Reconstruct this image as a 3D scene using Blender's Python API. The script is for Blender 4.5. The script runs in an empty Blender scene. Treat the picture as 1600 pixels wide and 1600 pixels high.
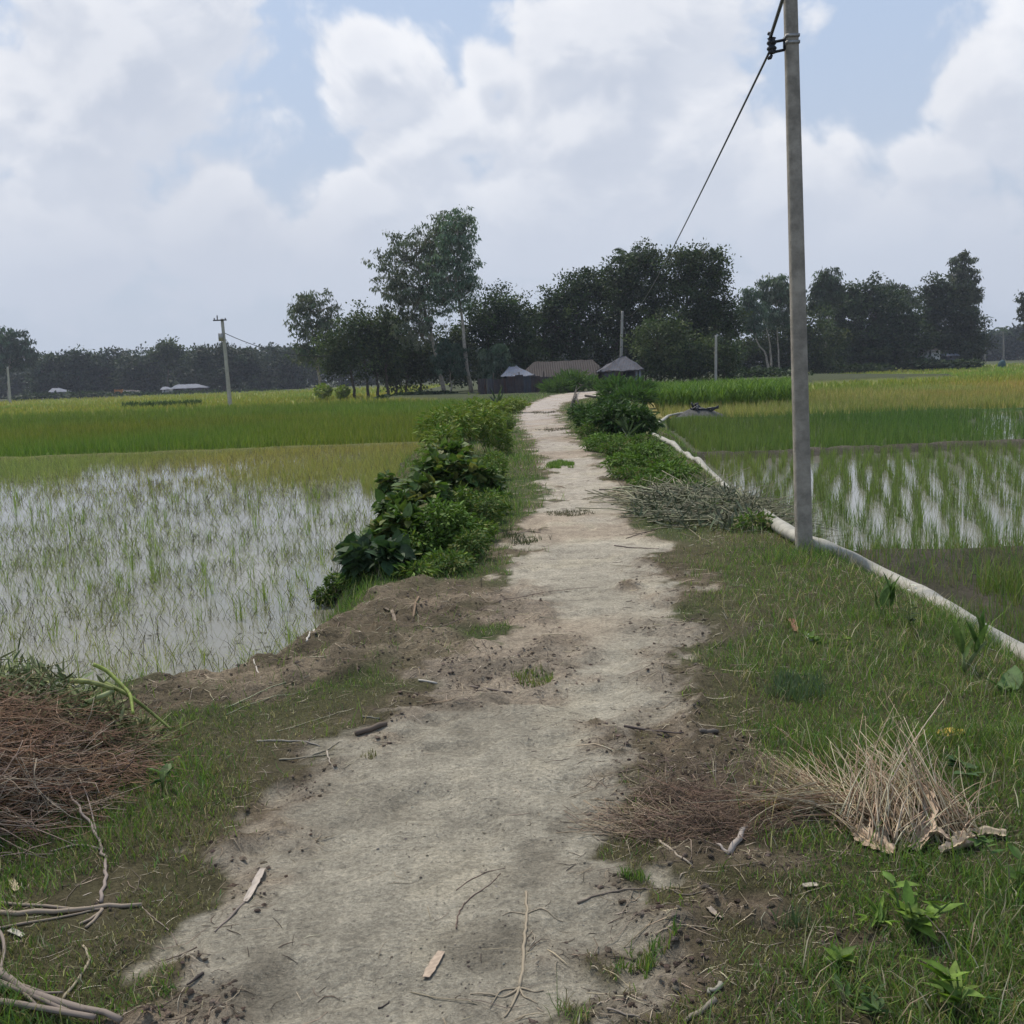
import bpy, math
import numpy as np
from mathutils import Vector, Matrix

sc = bpy.context.scene
C = sc.collection
rng = np.random.default_rng(11)

# ------------------------------------------------------------------ camera
CAM_H = 1.5
PITCH, ROLL = math.radians(7.72), math.radians(2.15)
Fv = np.array([0, math.cos(PITCH), -math.sin(PITCH)])
R0 = np.array([1.0, 0, 0]); U0 = np.array([0, math.sin(PITCH), math.cos(PITCH)])
Rv = math.cos(ROLL) * R0 - math.sin(ROLL) * U0
Uv = math.sin(ROLL) * R0 + math.cos(ROLL) * U0
cam = bpy.data.objects.new('camera', bpy.data.cameras.new('camera'))
cam.data.sensor_width = 36; cam.data.lens = 36
cam.data.clip_start = 0.05; cam.data.clip_end = 8000
M = Matrix.Identity(4)
for i in range(3):
    M[i][0] = Rv[i]; M[i][1] = Uv[i]; M[i][2] = -Fv[i]
M[2][3] = CAM_H
cam.matrix_world = M
C.objects.link(cam); sc.camera = cam

# ------------------------------------------------------------------ exposure, sun, sky
sc.view_settings.view_transform = 'Standard'; sc.view_settings.look = 'None'
sc.view_settings.gamma = 1; sc.view_settings.exposure = 0.45
sc.cycles.use_denoising = True
sc.cycles.max_bounces = 6; sc.cycles.transparent_max_bounces = 8
sc.cycles.volume_bounces = 0
SUN_EL, SUN_AZ = math.radians(58), math.radians(-28)     # azimuth from +Y towards +X
sdir = Vector((math.sin(SUN_AZ) * math.cos(SUN_EL), math.cos(SUN_AZ) * math.cos(SUN_EL), math.sin(SUN_EL)))
sl = bpy.data.lights.new('sun', 'SUN'); sl.energy = 2.8; sl.angle = math.radians(10); sl.color = (1, .93, .82)
so = bpy.data.objects.new('sun', sl); so.rotation_euler = sdir.to_track_quat('Z', 'Y').to_euler(); C.objects.link(so)


def ray(px, py):
    a = (px - 800) / 1600; b = -(py - 800) / 1600
    return Fv + Rv * a + Uv * b


def G0(px, py, z=0.0):
    d = ray(px, py); t = (z - CAM_H) / d[2]
    return np.array([d[0] * t, d[1] * t, z])


def W(px, py, Y):
    d = ray(px, py); t = Y / d[1]
    return np.array([d[0] * t, Y, CAM_H + d[2] * t])


def azel(px, py):
    d = ray(px, py); d = d / np.linalg.norm(d)
    return math.atan2(d[0], d[1]), math.asin(d[2])


class NT:
    """small helper to write node trees"""
    def __init__(s, tree):
        s.t = tree; tree.nodes.clear()

    def n(s, typ, ins=None, **kw):
        nd = s.t.nodes.new(typ)
        for k, v in kw.items(): setattr(nd, k, v)
        for k, v in (ins or {}).items(): s.set(nd.inputs[k], v)
        return nd

    def set(s, inp, v):
        if isinstance(v, bpy.types.NodeSocket): s.t.links.new(v, inp)
        elif isinstance(v, (tuple, list)) and len(v) == 3 and inp.type == 'RGBA': inp.default_value = (*v, 1)
        else: inp.default_value = v

    def m(s, op, a, b=0.0, c=0.0, clamp=False):
        nd = s.n('ShaderNodeMath', operation=op, use_clamp=clamp)
        s.set(nd.inputs[0], a); s.set(nd.inputs[1], b); s.set(nd.inputs[2], c)
        return nd.outputs[0]

    def v(s, op, a, b=(0, 0, 0), c=(0, 0, 0)):
        nd = s.n('ShaderNodeVectorMath', operation=op)
        s.set(nd.inputs[0], a); s.set(nd.inputs[1], b); s.set(nd.inputs[2], c)
        return nd.outputs['Value'] if op == 'LENGTH' else nd.outputs[0]

    def noise(s, vec, scale, detail=4, rough=.5, dist=0.0):
        return s.n('ShaderNodeTexNoise', {'Vector': vec, 'Scale': scale, 'Detail': detail, 'Roughness': rough, 'Distortion': dist}).outputs['Fac']

    def ramp(s, fac, a, b, lo=0.0, hi=1.0, smooth=True):
        nd = s.n('ShaderNodeMapRange', {'Value': fac, 'From Min': a, 'From Max': b, 'To Min': lo, 'To Max': hi})
        nd.interpolation_type = 'SMOOTHSTEP' if smooth else 'LINEAR'
        return nd.outputs['Result']

    def mix(s, fac, a, b, blend='MIX'):
        nd = s.n('ShaderNodeMix', data_type='RGBA', blend_type=blend)
        s.set(nd.inputs['Factor'], fac); s.set(nd.inputs['A'], a); s.set(nd.inputs['B'], b)
        # index by identifier to be safe
        return nd.outputs['Result'] if nd.outputs['Result'].type == 'RGBA' else nd.outputs[2]


def setmix(nd, fac, a, b, s):
    pass


NT.mix = lambda s, fac, a, b, blend='MIX': _mix(s, fac, a, b, blend)


def _mix(s, fac, a, b, blend):
    nd = s.n('ShaderNodeMix', data_type='RGBA', blend_type=blend)
    s.set(nd.inputs[0], fac); s.set(nd.inputs[6], a); s.set(nd.inputs[7], b)
    return nd.outputs[2]


world = bpy.data.worlds.new('World'); sc.world = world; world.use_nodes = True
w = NT(world.node_tree)
sky = w.n('ShaderNodeTexSky', sky_type='NISHITA', sun_disc=False, sun_elevation=SUN_EL, sun_rotation=SUN_AZ,
          air_density=1.3, dust_density=2.5, ozone_density=1.2)
dirn = w.v('NORMALIZE', w.n('ShaderNodeTexCoord').outputs['Generated'])
sx = w.n('ShaderNodeSeparateXYZ', {0: dirn})
az = w.m('ARCTAN2', sx.outputs[0], sx.outputs[1]); el = w.m('ARCSINE', sx.outputs[2])
ae0 = w.n('ShaderNodeCombineXYZ', {0: az, 1: el}).outputs[0]
# cloud masses: centre and radii in degrees-like picture units (of the sky itself: azimuth, elevation)
BLOBS = [(225, 150, 205, 200), (340, 40, 105, 140), (60, 200, 140, 110), (120, 380, 320, 150), (330, 330, 110, 120), (20, 120, 60, 45),
         (620, 120, 115, 80), (560, 85, 40, 35), (700, 200, 130, 90), (760, 110, 60, 50), (860, 90, 75, 90), (980, 70, 190, 120), (900, 200, 210, 130),
         (850, 330, 260, 140), (1080, 250, 170, 150), (1230, 300, 160, 110), (580, 325, 95, 55), (700, 400, 280, 90),
         (1560, 170, 110, 170), (1480, 250, 110, 60), (1400, 370, 330, 110), (1640, 40, 130, 120)]


def cloud_len(ae):
    cur = None
    for (px, py, rx, ry) in BLOBS:
        a0, e0 = azel(px, py)
        sxx, syy = 1600 / rx, 1600 / ry
        l = w.v('LENGTH', w.v('MULTIPLY_ADD', ae, (sxx, syy, 0), (-a0 * sxx, -e0 * syy, 0)))
        cur = l if cur is None else w.m('SMOOTH_MIN', cur, l, .25)
    return cur


def cloud_density(ae, off):
    L = cloud_len(ae)
    p = w.v('ADD', w.v('MULTIPLY', ae, (1, 1.25, 1)), (3.1, 7.7, off * 0))
    n1 = w.noise(p, 5.0, 10, .62, .5)
    wp = w.v('ADD', p, w.v('MULTIPLY', w.n('ShaderNodeTexNoise', {'Vector': p, 'Scale': 8.0, 'Detail': 4.0}).outputs['Color'], (.16, .16, 0)))
    vor = w.n('ShaderNodeTexVoronoi', {'Vector': wp, 'Scale': 11.0, 'Detail': 2.0, 'Roughness': .55}, feature='F1')
    bill = vor.outputs['Distance']
    q = w.m('MULTIPLY', w.m('SUBTRACT', 1.3, L), 1.15)
    q = w.m('MULTIPLY_ADD', w.m('SUBTRACT', n1, .5), 2.3, q)
    q = w.m('MULTIPLY_ADD', w.m('SUBTRACT', .48, bill), .75, q)
    return q


q0 = cloud_density(ae0, 0)
q1 = cloud_density(w.v('ADD', ae0, (-.012, .028, 0)), 1)
behind = w.ramp(w.m('MAXIMUM', w.m('ABSOLUTE', az), w.m('MULTIPLY', el, 1.15)), .62, .95)
q0b = w.m('ADD', q0, w.m('MULTIPLY', behind, 2.0))
mask = w.ramp(q0b, -.14, .36)
lit = w.ramp(w.m('SUBTRACT', q0, q1), -.3, .6)
edge = w.ramp(q0b, 1.1, .1)                                 # thin rims of the clouds are the brightest
soft = w.noise(ae0, 3.0, 5, .5)
bright = w.m('MULTIPLY', w.m('MULTIPLY_ADD', lit, .75, w.m('MULTIPLY', edge, .35)), w.ramp(el, .07, .24), clamp=True)
ccol = w.mix(bright, (.445, .485, .565), (.69, .70, .73))
ccol = w.mix(w.ramp(soft, .35, .7, 0, .35), ccol, (.40, .43, .50))
veil = w.mix(w.ramp(el, .45, .02, .0, 1.0), (.365, .465, .64), (.395, .445, .53))
bg_sky = w.n('ShaderNodeBackground', {'Color': sky.outputs[0], 'Strength': .068})
bg_veil = w.n('ShaderNodeBackground', {'Color': veil, 'Strength': 1.0})
bg_c = w.n('ShaderNodeBackground', {'Color': ccol, 'Strength': 1.0})
m1 = w.n('ShaderNodeMixShader', {0: w.ramp(el, .5, .0, .74, .97), 1: bg_sky.outputs[0], 2: bg_veil.outputs[0]})
hz = w.ramp(el, .10, .0, .95, .55)
m2 = w.n('ShaderNodeMixShader', {0: w.m('MULTIPLY', mask, w.ramp(el, .0, .14, .35, .96)), 1: m1.outputs[0], 2: bg_c.outputs[0]})
out = w.n('ShaderNodeOutputWorld', {'Surface': m2.outputs[0]})
world.cycles.sampling_method = 'MANUAL'; world.cycles.sample_map_resolution = 512


# ------------------------------------------------------------------ helpers
def tag(o, label=None, cat=None, group=None, kind=None):
    if label: o['label'] = label
    if cat: o['category'] = cat
    if group: o['group'] = group
    if kind: o['kind'] = kind
    return o


def empty(name, loc, label=None, cat=None, group=None):
    o = bpy.data.objects.new(name, None); o.location = tuple(float(v) for v in loc); C.objects.link(o)
    o.empty_display_size = .2
    return tag(o, label, cat, group)


def mesh_obj(name, V, F, mat, col=None, parent=None, origin=None, smooth=False):
    """V (n,3) world coordinates; F list of integer arrays (m,k), k = 3 or 4 ..."""
    V = np.asarray(V, dtype=np.float64)
    if origin is None:
        origin = np.array(parent.location) if parent is not None else np.array([0., 0., 0.])
    V = V - np.asarray(origin)[None, :]
    me = bpy.data.meshes.new(name)
    F = [np.asarray(f, dtype=np.int32) for f in F if len(f)]
    nl = sum(f.size for f in F); nf = sum(len(f) for f in F)
    me.vertices.add(len(V)); me.vertices.foreach_set('co', V.astype(np.float32).ravel())
    me.loops.add(nl); me.loops.foreach_set('vertex_index', np.concatenate([f.ravel() for f in F]))
    me.polygons.add(nf)
    st = []; base = 0
    for f in F:
        st.append(base + np.arange(len(f)) * f.shape[1]); base += f.size
    me.polygons.foreach_set('loop_start', np.concatenate(st).astype(np.int32))
    if smooth: me.polygons.foreach_set('use_smooth', np.ones(nf, dtype=bool))
    me.update(calc_edges=True)
    if col is not None:
        a = me.color_attributes.new('Col', 'FLOAT_COLOR', 'POINT')
        col = np.asarray(col); c4 = np.ones((len(V), 4), dtype=np.float32); c4[:, :3] = col
        a.data.foreach_set('color', c4.ravel())
    me.materials.append(mat)
    o = bpy.data.objects.new(name, me); C.objects.link(o)
    if parent is not None: o.parent = parent
    else: o.location = tuple(origin)
    return o


def _hash(ix, iy, seed):
    h = (ix.astype(np.int64) * 374761393 + iy.astype(np.int64) * 668265263 + seed * 974634777) & 0xffffffff
    h = ((h ^ (h >> 13)) * 1274126177) & 0xffffffff
    return ((h ^ (h >> 16)) & 0xffff) / 65535.0


def vnoise(x, y, s, seed=0):
    x = np.asarray(x, float) / s + 1000.5; y = np.asarray(y, float) / s + 1000.5
    ix = np.floor(x); iy = np.floor(y); fx = x - ix; fy = y - iy
    fx = fx * fx * (3 - 2 * fx); fy = fy * fy * (3 - 2 * fy)
    a = _hash(ix, iy, seed); b = _hash(ix + 1, iy, seed); c = _hash(ix, iy + 1, seed); d = _hash(ix + 1, iy + 1, seed)
    return (a + (b - a) * fx) * (1 - fy) + (c + (d - c) * fx) * fy


def fbm(x, y, s, seed=0, oct=4, g=.5):
    t = 0; a = 1; tot = 0
    for k in range(oct):
        t = t + a * vnoise(x, y, s / 2 ** k, seed + k * 17); tot += a; a *= g
    return t / tot


def sstep(v, a=0.0, b=1.0):
    t = np.clip((v - a) / (b - a), 0, 1); return t * t * (3 - 2 * t)


# ------------------------------------------------------------------ terrain description (metres, from measured points)
def edge(pts, z, ext0=None, ext1=None):
    P = np.array([G0(px, py, z)[:2] for px, py in pts])
    P = P[np.argsort(P[:, 1])]
    if ext0 is not None: P = np.vstack([[ext0], P])
    if ext1 is not None: P = np.vstack([P, ext1])
    return P


PL = edge([(130, 1600), (195, 1490), (285, 1400), (400, 1310), (490, 1235), (590, 1160), (690, 1090), (770, 1010), (790, 950), (792, 900), (812, 850), (838, 800), (852, 750), (850, 715),
           (828, 690), (812, 665), (810, 645), (834, 628), (862, 618), (915, 611)], 0, (-1.5, .5), [(10, 76)])
PR = edge([(1060, 1600), (1110, 1450), (1080, 1350), (1010, 1270), (1000, 1200), (1030, 1140), (1070, 1080), (1075, 1000), (1060, 950), (1050, 900), (1012, 840), (985, 800),
           (962, 760), (935, 720), (902, 690), (880, 665), (869, 645), (878, 630), (930, 619), (975, 612)], 0, (.7, .5), [(12, 76)])
BLn = edge([(-60, 1124), (20, 1108), (120, 1094), (215, 1078), (300, 1046), (385, 1012), (470, 968)], -.13)
BL = edge([(525, 900), (560, 855), (590, 800), (620, 740), (660, 700), (720, 662), (790, 632)], -.42, (-12, 3.0), [(-3, 70), (-10, 84)])
BL = np.vstack([[(-12, 0)], [(-12, 3.0)], [(-5.5, BLn[0, 1] - .25)], BLn, BL[1:]])
BR = edge([(1285, 868), (1215, 830), (1160, 790), (1120, 745), (1085, 715), (1060, 690), (1030, 665), (1015, 645), (1005, 625)], -.42, None, [(14, 80), (40, 90)])
HOSE = np.array([G0(px, py, -.12)[:2] for px, py in [(1640, 1062), (1560, 1010), (1480, 965), (1400, 920), (1340, 888), (1290, 868)]])
HOSE = HOSE[np.argsort(HOSE[:, 1])]
BRn = np.vstack([[(HOSE[0, 0] + 3.2, 0)], [(HOSE[0, 0] + 1.2, HOSE[0, 1] - 1.2)], HOSE + np.array([.12, 0]), BR[BR[:, 1] > HOSE[-1, 1] + .4]])
YB0 = G0(1400, 905, -.35)[1]     # low mud bund closing the right paddy, near side
YB0b = G0(1400, 868, -.35)[1]
YB1 = G0(1350, 706, -.4)[1]; YB2 = G0(1350, 648, -.4)[1]
YL1 = G0(330, 708, -.4)[1]
print('YB', YB0, YB0b, YB1, YB2, YL1, 'hose', HOSE)
f_pl = lambda y: np.interp(y, PL[:, 1], PL[:, 0]); f_pr = lambda y: np.interp(y, PR[:, 1], PR[:, 0])
f_bl = lambda y: np.interp(y, BL[:, 1], BL[:, 0]); f_br = lambda y: np.interp(y, BRn[:, 1], BRn[:, 0])
HEAP = G0(1085, 652, -.3)
DIRT = []
SHORE = [(230, 1100, .3, .25, 1), (290, 1075, .35, .3, 1), (360, 1040, .35, .3, 1), (430, 1000, .35, .3, .9), (480, 970, .3, .3, .8)]   # bare brown soil patches: x, y, rx, ry, weight
for (px, py, rx, ry, wt) in SHORE + [(330, 1090, .35, .25, 1), (430, 1045, .4, .3, 1), (520, 1000, .5, .4, 1), (600, 960, .6, .5, 1), (700, 930, .5, .5, .9), (640, 1010, .45, .3, .9), (760, 960, .4, .4, .9),
                             (790, 1040, .45, .3, .9), (720, 1090, .35, .18, .8), (860, 1020, .25, .25, .7), (270, 1100, .2, .2, 1), (1050, 1160, .25, .25, .8), (1080, 1240, .28, .18, 1), (1140, 1280, .2, .14, 1),
                             (1110, 1200, .2, .2, .8), (1090, 1330, .22, .12, .8), (1150, 1420, .14, .12, .9), (1200, 1350, .15, .1, .5), (1060, 1060, .2, .3, .7), (1100, 990, .3, .5, .6), (1340, 1470, .1, .07, .9), (250, 1590, .2, .12, .9),
                             (300, 1560, .15, .1, .6), (960, 1590, .18, .1, .6)]:
    g = G0(px, py); DIRT.append((g[0], g[1], rx, ry, wt))


def base_z(x, y):
    nb = (fbm(x, y, 1.3, 5, 3) - .5)
    sl_ = sstep((x - (f_bl(y) - .1) + nb * .5) / np.clip(.75 - y * .002, .5, 1), 0, 1)
    sr_ = sstep(((f_br(y) + .1) - x + nb * .5) / np.where(y < 9, .45, .8), 0, 1)
    b = np.minimum(sl_, sr_)
    low = np.full_like(x, -.45)
    # flooded plots lie a little lower
    wl = (x < f_bl(y) + .3) & (y < YL1)
    wr = (x > f_br(y) - .3) & (y > YB0b) & (y < YB2)
    low = np.where(wl | wr, -.50, low)
    nearr = (x > f_br(y) - .5) & (y < YB0b)
    low = np.where(nearr, -.36, low)
    jit = (fbm(x, y, 1.1, 9, 3) - .5) * .5
    yy = y + jit
    bund = lambda yc, wd, h: h * np.exp(-((yy - yc) / wd) ** 2)
    left = x < f_bl(y)
    low = low + np.where(left, bund(YL1, .35, .16), bund(YB1, .22, .24) + bund(YB2, .3, .16) + bund((YB0 + YB0b) / 2, .45, .14))
    low = low + .22 * np.exp(-(((x - HEAP[0]) / 1.0) ** 2 + ((y - HEAP[1]) / .9) ** 2))
    z = low + (0 - low) * b
    return z, b


def masks(x, y):
    n = fbm(x, y, .55, 21, 4) - .5
    n2 = fbm(x, y, .12, 31, 3) - .5
    wd = .10
    n3 = fbm(x, y, .05, 33, 2) - .5
    j = n * .85 + n2 * .42 + n3 * .12
    p = np.minimum((x - f_pl(y)) + j, (f_pr(y) - x) + j)
    path = sstep(p / wd, -.5, .5)
    d = np.zeros_like(x)
    for (cx, cy, rx, ry, wt) in DIRT:
        r = np.sqrt(((x - cx) / rx) ** 2 + ((y - cy) / ry) ** 2)
        d = np.maximum(d, wt * sstep(1.35 - r + n * 1.6 + n2 * .8, 0, .8))
    near = np.exp(-(p / .16) ** 2) * .75 * sstep(fbm(x, y, .3, 77, 3), .35, .6)   # ragged soil rim of the path
    d = np.maximum(d, near)
    return path, np.clip(d, 0, 1)


def detail_z(x, y, path, dirt, b):
    fade = np.clip(9 / (y + 3), .15, 1)
    z = (fbm(x, y, .45, 41, 4) - .5) * .035
    z = z + dirt * ((fbm(x, y, .11, 51, 4, .65) - .45) * .13 + np.maximum(fbm(x, y, .3, 57, 2) - .5, 0) * .2) * fade
    z = z + path * ((fbm(x, y, .09, 61, 4, .65) - .5) * .018 - .022 * sstep(fbm(x, y, .28, 65, 2), .58, .70)) * fade
    z = z + (1 - path) * (fbm(x, y, .2, 63, 3) - .4) * .02
    return z


def hgt(x, y):
    x = np.atleast_1d(np.asarray(x, float)); y = np.atleast_1d(np.asarray(y, float))
    z, b = base_z(x, y); path, dirt = masks(x, y)
    return z + detail_z(x, y, path, dirt, b)


def G(px, py, dz=0.0):
    """the point of the ground seen at a measured place of the photograph"""
    z = -.1
    for _ in range(8):
        P = G0(px, py, z); z = .5 * z + .5 * float(hgt(P[0], P[1])[0])
    P[2] = float(hgt(P[0], P[1])[0]) + dz
    return P


# ------------------------------------------------------------------ materials
MATS = {}


def principled(name, col, rough=.8, spec=.3, noise=None, bump=None, metal=0.0):
    m = bpy.data.materials.new(name); m.use_nodes = True; t = NT(m.node_tree)
    pos = t.n('ShaderNodeTexCoord').outputs['Object']
    c = col
    if noise:
        sc_, amt = noise
        f = t.noise(pos, sc_, 6, .65)
        c = t.mix(t.ramp(f, .3, .7), tuple(v * (1 - amt) for v in col), tuple(min(1, v * (1 + amt)) for v in col))
    ins = {'Base Color': c, 'Roughness': rough, 'Specular IOR Level': spec, 'Metallic': metal}
    if bump:
        b = t.n('ShaderNodeBump', {'Height': t.noise(pos, bump[0], 5, .6), 'Strength': bump[1], 'Distance': bump[2]})
        ins['Normal'] = b.outputs[0]
    p = t.n('ShaderNodeBsdfPrincipled', ins)
    t.n('ShaderNodeOutputMaterial', {'Surface': p.outputs[0]})
    MATS[name] = m
    return m


def leafmat(name, transl=.25, rough=.55, spec=.25, noise=0):
    m = bpy.data.materials.new(name); m.use_nodes = True; t = NT(m.node_tree)
    c = t.n('ShaderNodeAttribute', attribute_name='Col').outputs['Color']
    if noise:
        pos = t.n('ShaderNodeTexCoord').outputs['Object']
        c = t.mix(1.0, c, t.mix(t.ramp(t.noise(pos, noise, 5, .6), .3, .7), (.65, .65, .65), (1.25, 1.25, 1.25)), 'MULTIPLY')
    p = t.n('ShaderNodeBsdfPrincipled', {'Base Color': c, 'Roughness': rough, 'Specular IOR Level': spec})
    o_ = p.outputs[0]
    if transl:
        tr = t.n('ShaderNodeBsdfTranslucent', {'Color': t.mix(1.0, c, (1.2, 1.35, .7), 'MULTIPLY')})
        o_ = t.n('ShaderNodeMixShader', {0: transl, 1: o_, 2: tr.outputs[0]}).outputs[0]
    t.n('ShaderNodeOutputMaterial', {'Surface': o_})
    MATS[name] = m
    return m


leafmat('foliage', .2, .6, .12); leafmat('broad_leaf', .25, .6, .18, 30); leafmat('grass_blade', .3, .6, .2)
leafmat('dry_stalk', 0, .75, .2); leafmat('twig_wood', 0, .85, .15); leafmat('bark', 0, .9, .1, 6)
principled('pale_concrete', (.36, .34, .30), .9, .2, (4, .15))
principled('concrete', (.29, .26, .215), .9, .2, (7, .3), (60, .8, .01))


def ground_mat():
    m = bpy.data.materials.new('earth'); m.use_nodes = True; t = NT(m.node_tree)
    c = t.n('ShaderNodeAttribute', attribute_name='Col').outputs['Color']
    pos = t.n('ShaderNodeNewGeometry').outputs['Position']
    f1 = t.noise(pos, 7, 8, .68); f2 = t.noise(pos, 55, 6, .7); f3 = t.noise(pos, 1.3, 5, .6)
    f4 = t.noise(pos, 150, 4, .7); f5 = t.noise(pos, 24, 8, .8)
    k = t.m('MULTIPLY', t.ramp(f1, .25, .75, .76, 1.22), t.ramp(f2, .3, .7, .72, 1.22))
    k = t.m('MULTIPLY', k, t.ramp(f4, .3, .7, .80, 1.16))
    k = t.m('MULTIPLY', k, t.ramp(f5, .30, 0.47, .48, 1.0))
    k = t.m('MULTIPLY', k, t.ramp(f3, .3, .7, .88, 1.1))
    c = t.mix(1.0, c, t.n('ShaderNodeCombineColor', {0: k, 1: k, 2: k}).outputs[0], 'MULTIPLY')
    # short dark crumbs and scratches lying all over the soil
    pw = t.v('ADD', pos, t.v('MULTIPLY', t.n('ShaderNodeTexNoise', {'Vector': pos, 'Scale': 14.0, 'Detail': 3.0}).outputs['Color'], (.1, .1, .1)))
    vo = t.n('ShaderNodeTexVoronoi', {'Vector': t.v('MULTIPLY', pw, (1, .45, 1)), 'Scale': 42.0, 'Randomness': 1.0})
    spk = t.m('MULTIPLY', t.ramp(vo.outputs['Distance'], .20, .06), t.ramp(t.noise(pos, 5, 3, .6), .46, .62))
    c = t.mix(t.m('MULTIPLY', spk, .6), c, (.07, .055, .045))
    h = t.m('MULTIPLY_ADD', f2, .5, t.m('MULTIPLY_ADD', f5, .8, f1))
    h = t.m('MULTIPLY_ADD', t.noise(pos, 210, 3, .6), .12, h)
    b = t.n('ShaderNodeBump', {'Height': h, 'Strength': 1.0, 'Distance': .035})
    p = t.n('ShaderNodeBsdfPrincipled', {'Base Color': c, 'Roughness': .95, 'Specular IOR Level': .12, 'Normal': b.outputs[0]})
    t.n('ShaderNodeOutputMaterial', {'Surface': p.outputs[0]})
    return m


EARTH = ground_mat()

# ------------------------------------------------------------------ ground sheet
def axis(c0, c1, lim, s0, g):
    a = list(np.arange(c0, c1, s0)); v = a[-1]; s = s0
    while v < lim:
        s *= 1 + g; v += s; a.append(v)
    return a


xs_r = axis(0, 3.2, 2500, .03, .022); xs_l = axis(0, 3.0, 2500, .03, .022)
xs = np.array([-v for v in xs_l[:0:-1]] + xs_r)
ys = [1.4]
while ys[-1] < 3500:
    v = ys[-1]; ys.append(v + (max(.028, v * .0065) if v < 60 else v * .02))
ys = np.array([-30, -20, -12, -7, -4, -2.4, -1.4, -.6, 0, .4, .7, 1.0, 1.2] + ys)
X, Y = np.meshgrid(xs, ys); x = X.ravel(); y = Y.ravel()
bz, bk = base_z(x, y); path, dirt = masks(x, y)
bk_path = path * (bk > .6) * (y < 74)
z = bz + detail_z(x, y, path, dirt, bk)


def lerp(a, b, t): return a + (b - a) * t[:, None]


def colour_ground(x, y, path, dirt, b):
    n = fbm(x, y, .9, 101, 4); n2 = fbm(x, y, .35, 111, 4); n3 = fbm(x, y, 2.2, 121, 3)
    one = np.ones_like(x)
    grassb = lerp(np.array([[.10, .09, .046]]), np.array([[.07, .09, .032]]), sstep(n3, .35, .6))
    grassb = lerp(grassb, np.array([[.15, .12, .075]]), sstep(n, .52, .75) * .5)
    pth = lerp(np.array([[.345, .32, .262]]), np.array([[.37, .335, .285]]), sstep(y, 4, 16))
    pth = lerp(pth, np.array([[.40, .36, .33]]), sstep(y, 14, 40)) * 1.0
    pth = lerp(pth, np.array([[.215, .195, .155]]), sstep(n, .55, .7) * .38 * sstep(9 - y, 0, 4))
    pth = lerp(pth, np.array([[.29, .21, .145]]), sstep(n3, .56, .72) * .4)
    pth = lerp(pth, np.array([[.39, .355, .28]]), sstep(n2, .56, .7) * .6)
    for (px, py, r) in [(875, 1290, .075), (842, 1320, .07), (838, 1358, .09), (760, 1475, .1), (400, 1550, .12), (420, 1500, .07)]:
        g = G0(px, py); rr = np.sqrt(((x - g[0]) / r) ** 2 + ((y - g[1]) / (r * 1.2)) ** 2)
        pth = lerp(pth, np.array([[.165, .15, .12]]), sstep(1.3 - rr + (n2 - .5) * 1.2, 0, .5) * .6)
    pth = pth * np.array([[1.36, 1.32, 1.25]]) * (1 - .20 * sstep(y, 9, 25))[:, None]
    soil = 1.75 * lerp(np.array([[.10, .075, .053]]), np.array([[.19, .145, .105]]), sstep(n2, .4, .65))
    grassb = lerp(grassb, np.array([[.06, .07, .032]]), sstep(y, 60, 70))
    c = grassb
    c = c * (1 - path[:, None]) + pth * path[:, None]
    c = c * (1 - dirt[:, None]) + (soil * .75 + c * .25) * dirt[:, None]
    # the fields either side
    mud = lerp(np.array([[.11, .095, .075]]), np.array([[.08, .075, .05]]), sstep(n, .4, .6))
    left = x < (f_bl(y) + f_br(y)) / 2
    fy = y + (n - .5) * 6
    fl = mud.copy()
    fl = np.where((y > YL1 - 5)[:, None] & left[:, None], np.array([[.13, .135, .045]]), fl)
    fl = np.where((y > YL1 + .3)[:, None] & left[:, None], np.array([[.085, .13, .022]]), fl)
    fl = np.where((fy > 74)[:, None] & left[:, None], np.array([[.22, .22, .05]]), fl)
    fl = np.where((fy > 100)[:, None] & left[:, None], np.array([[.20, .22, .05]]), fl)
    r_ = ~left
    fl = np.where((y > YB1 + .3)[:, None] & r_[:, None], np.array([[.06, .095, .03]]), fl)
    fl = np.where((y > YB2 + .3)[:, None] & r_[:, None], np.array([[.24, .21, .075]]), fl)
    fl = np.where((fy > 62)[:, None] & r_[:, None], np.array([[.20, .22, .05]]), fl)
    fl = np.where((fy > 105)[:, None] & r_[:, None], np.array([[.16, .20, .045]]), fl)
    fl = np.where((fy > 130)[:, None] & r_[:, None], np.array([[.22, .22, .07]]), fl)
    fl = np.where((fy > 210)[:, None], np.array([[.07, .08, .035]]), fl)
    wb = sstep(b, .12, .45)
    return fl * (1 - wb[:, None]) + c * wb[:, None]


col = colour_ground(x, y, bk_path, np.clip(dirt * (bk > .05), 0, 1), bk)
ny, nx = X.shape
idx = np.arange(nx * ny).reshape(ny, nx)
Q = np.stack([idx[:-1, :-1], idx[:-1, 1:], idx[1:, 1:], idx[1:, :-1]], -1).reshape(-1, 4)
Vg = np.stack([x, y, z], 1)
# analytic vertex normals so that the pieces shade as one sheet
Zg = z.reshape(ny, nx)
dzx = np.gradient(Zg, xs, axis=1); dzy = np.gradient(Zg, ys, axis=0)
Ng = np.stack([-dzx.ravel(), -dzy.ravel(), np.ones(nx * ny)], 1); Ng /= np.linalg.norm(Ng, axis=1)[:, None]
pf = bk_path[Q].mean(1) > .5
bf = bk[Q].mean(1) > .35
cx, cy = x[Q].mean(1), y[Q].mean(1)


def ground_piece(name, sel):
    q = Q[sel]; u, inv = np.unique(q, return_inverse=True)
    o = mesh_obj(name, Vg[u], [inv.reshape(q.shape)], EARTH, col[u], smooth=True)
    o.data.normals_split_custom_set_from_vertices([tuple(v) for v in Ng[u]])
    tag(o, kind='structure')
    return o


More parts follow.
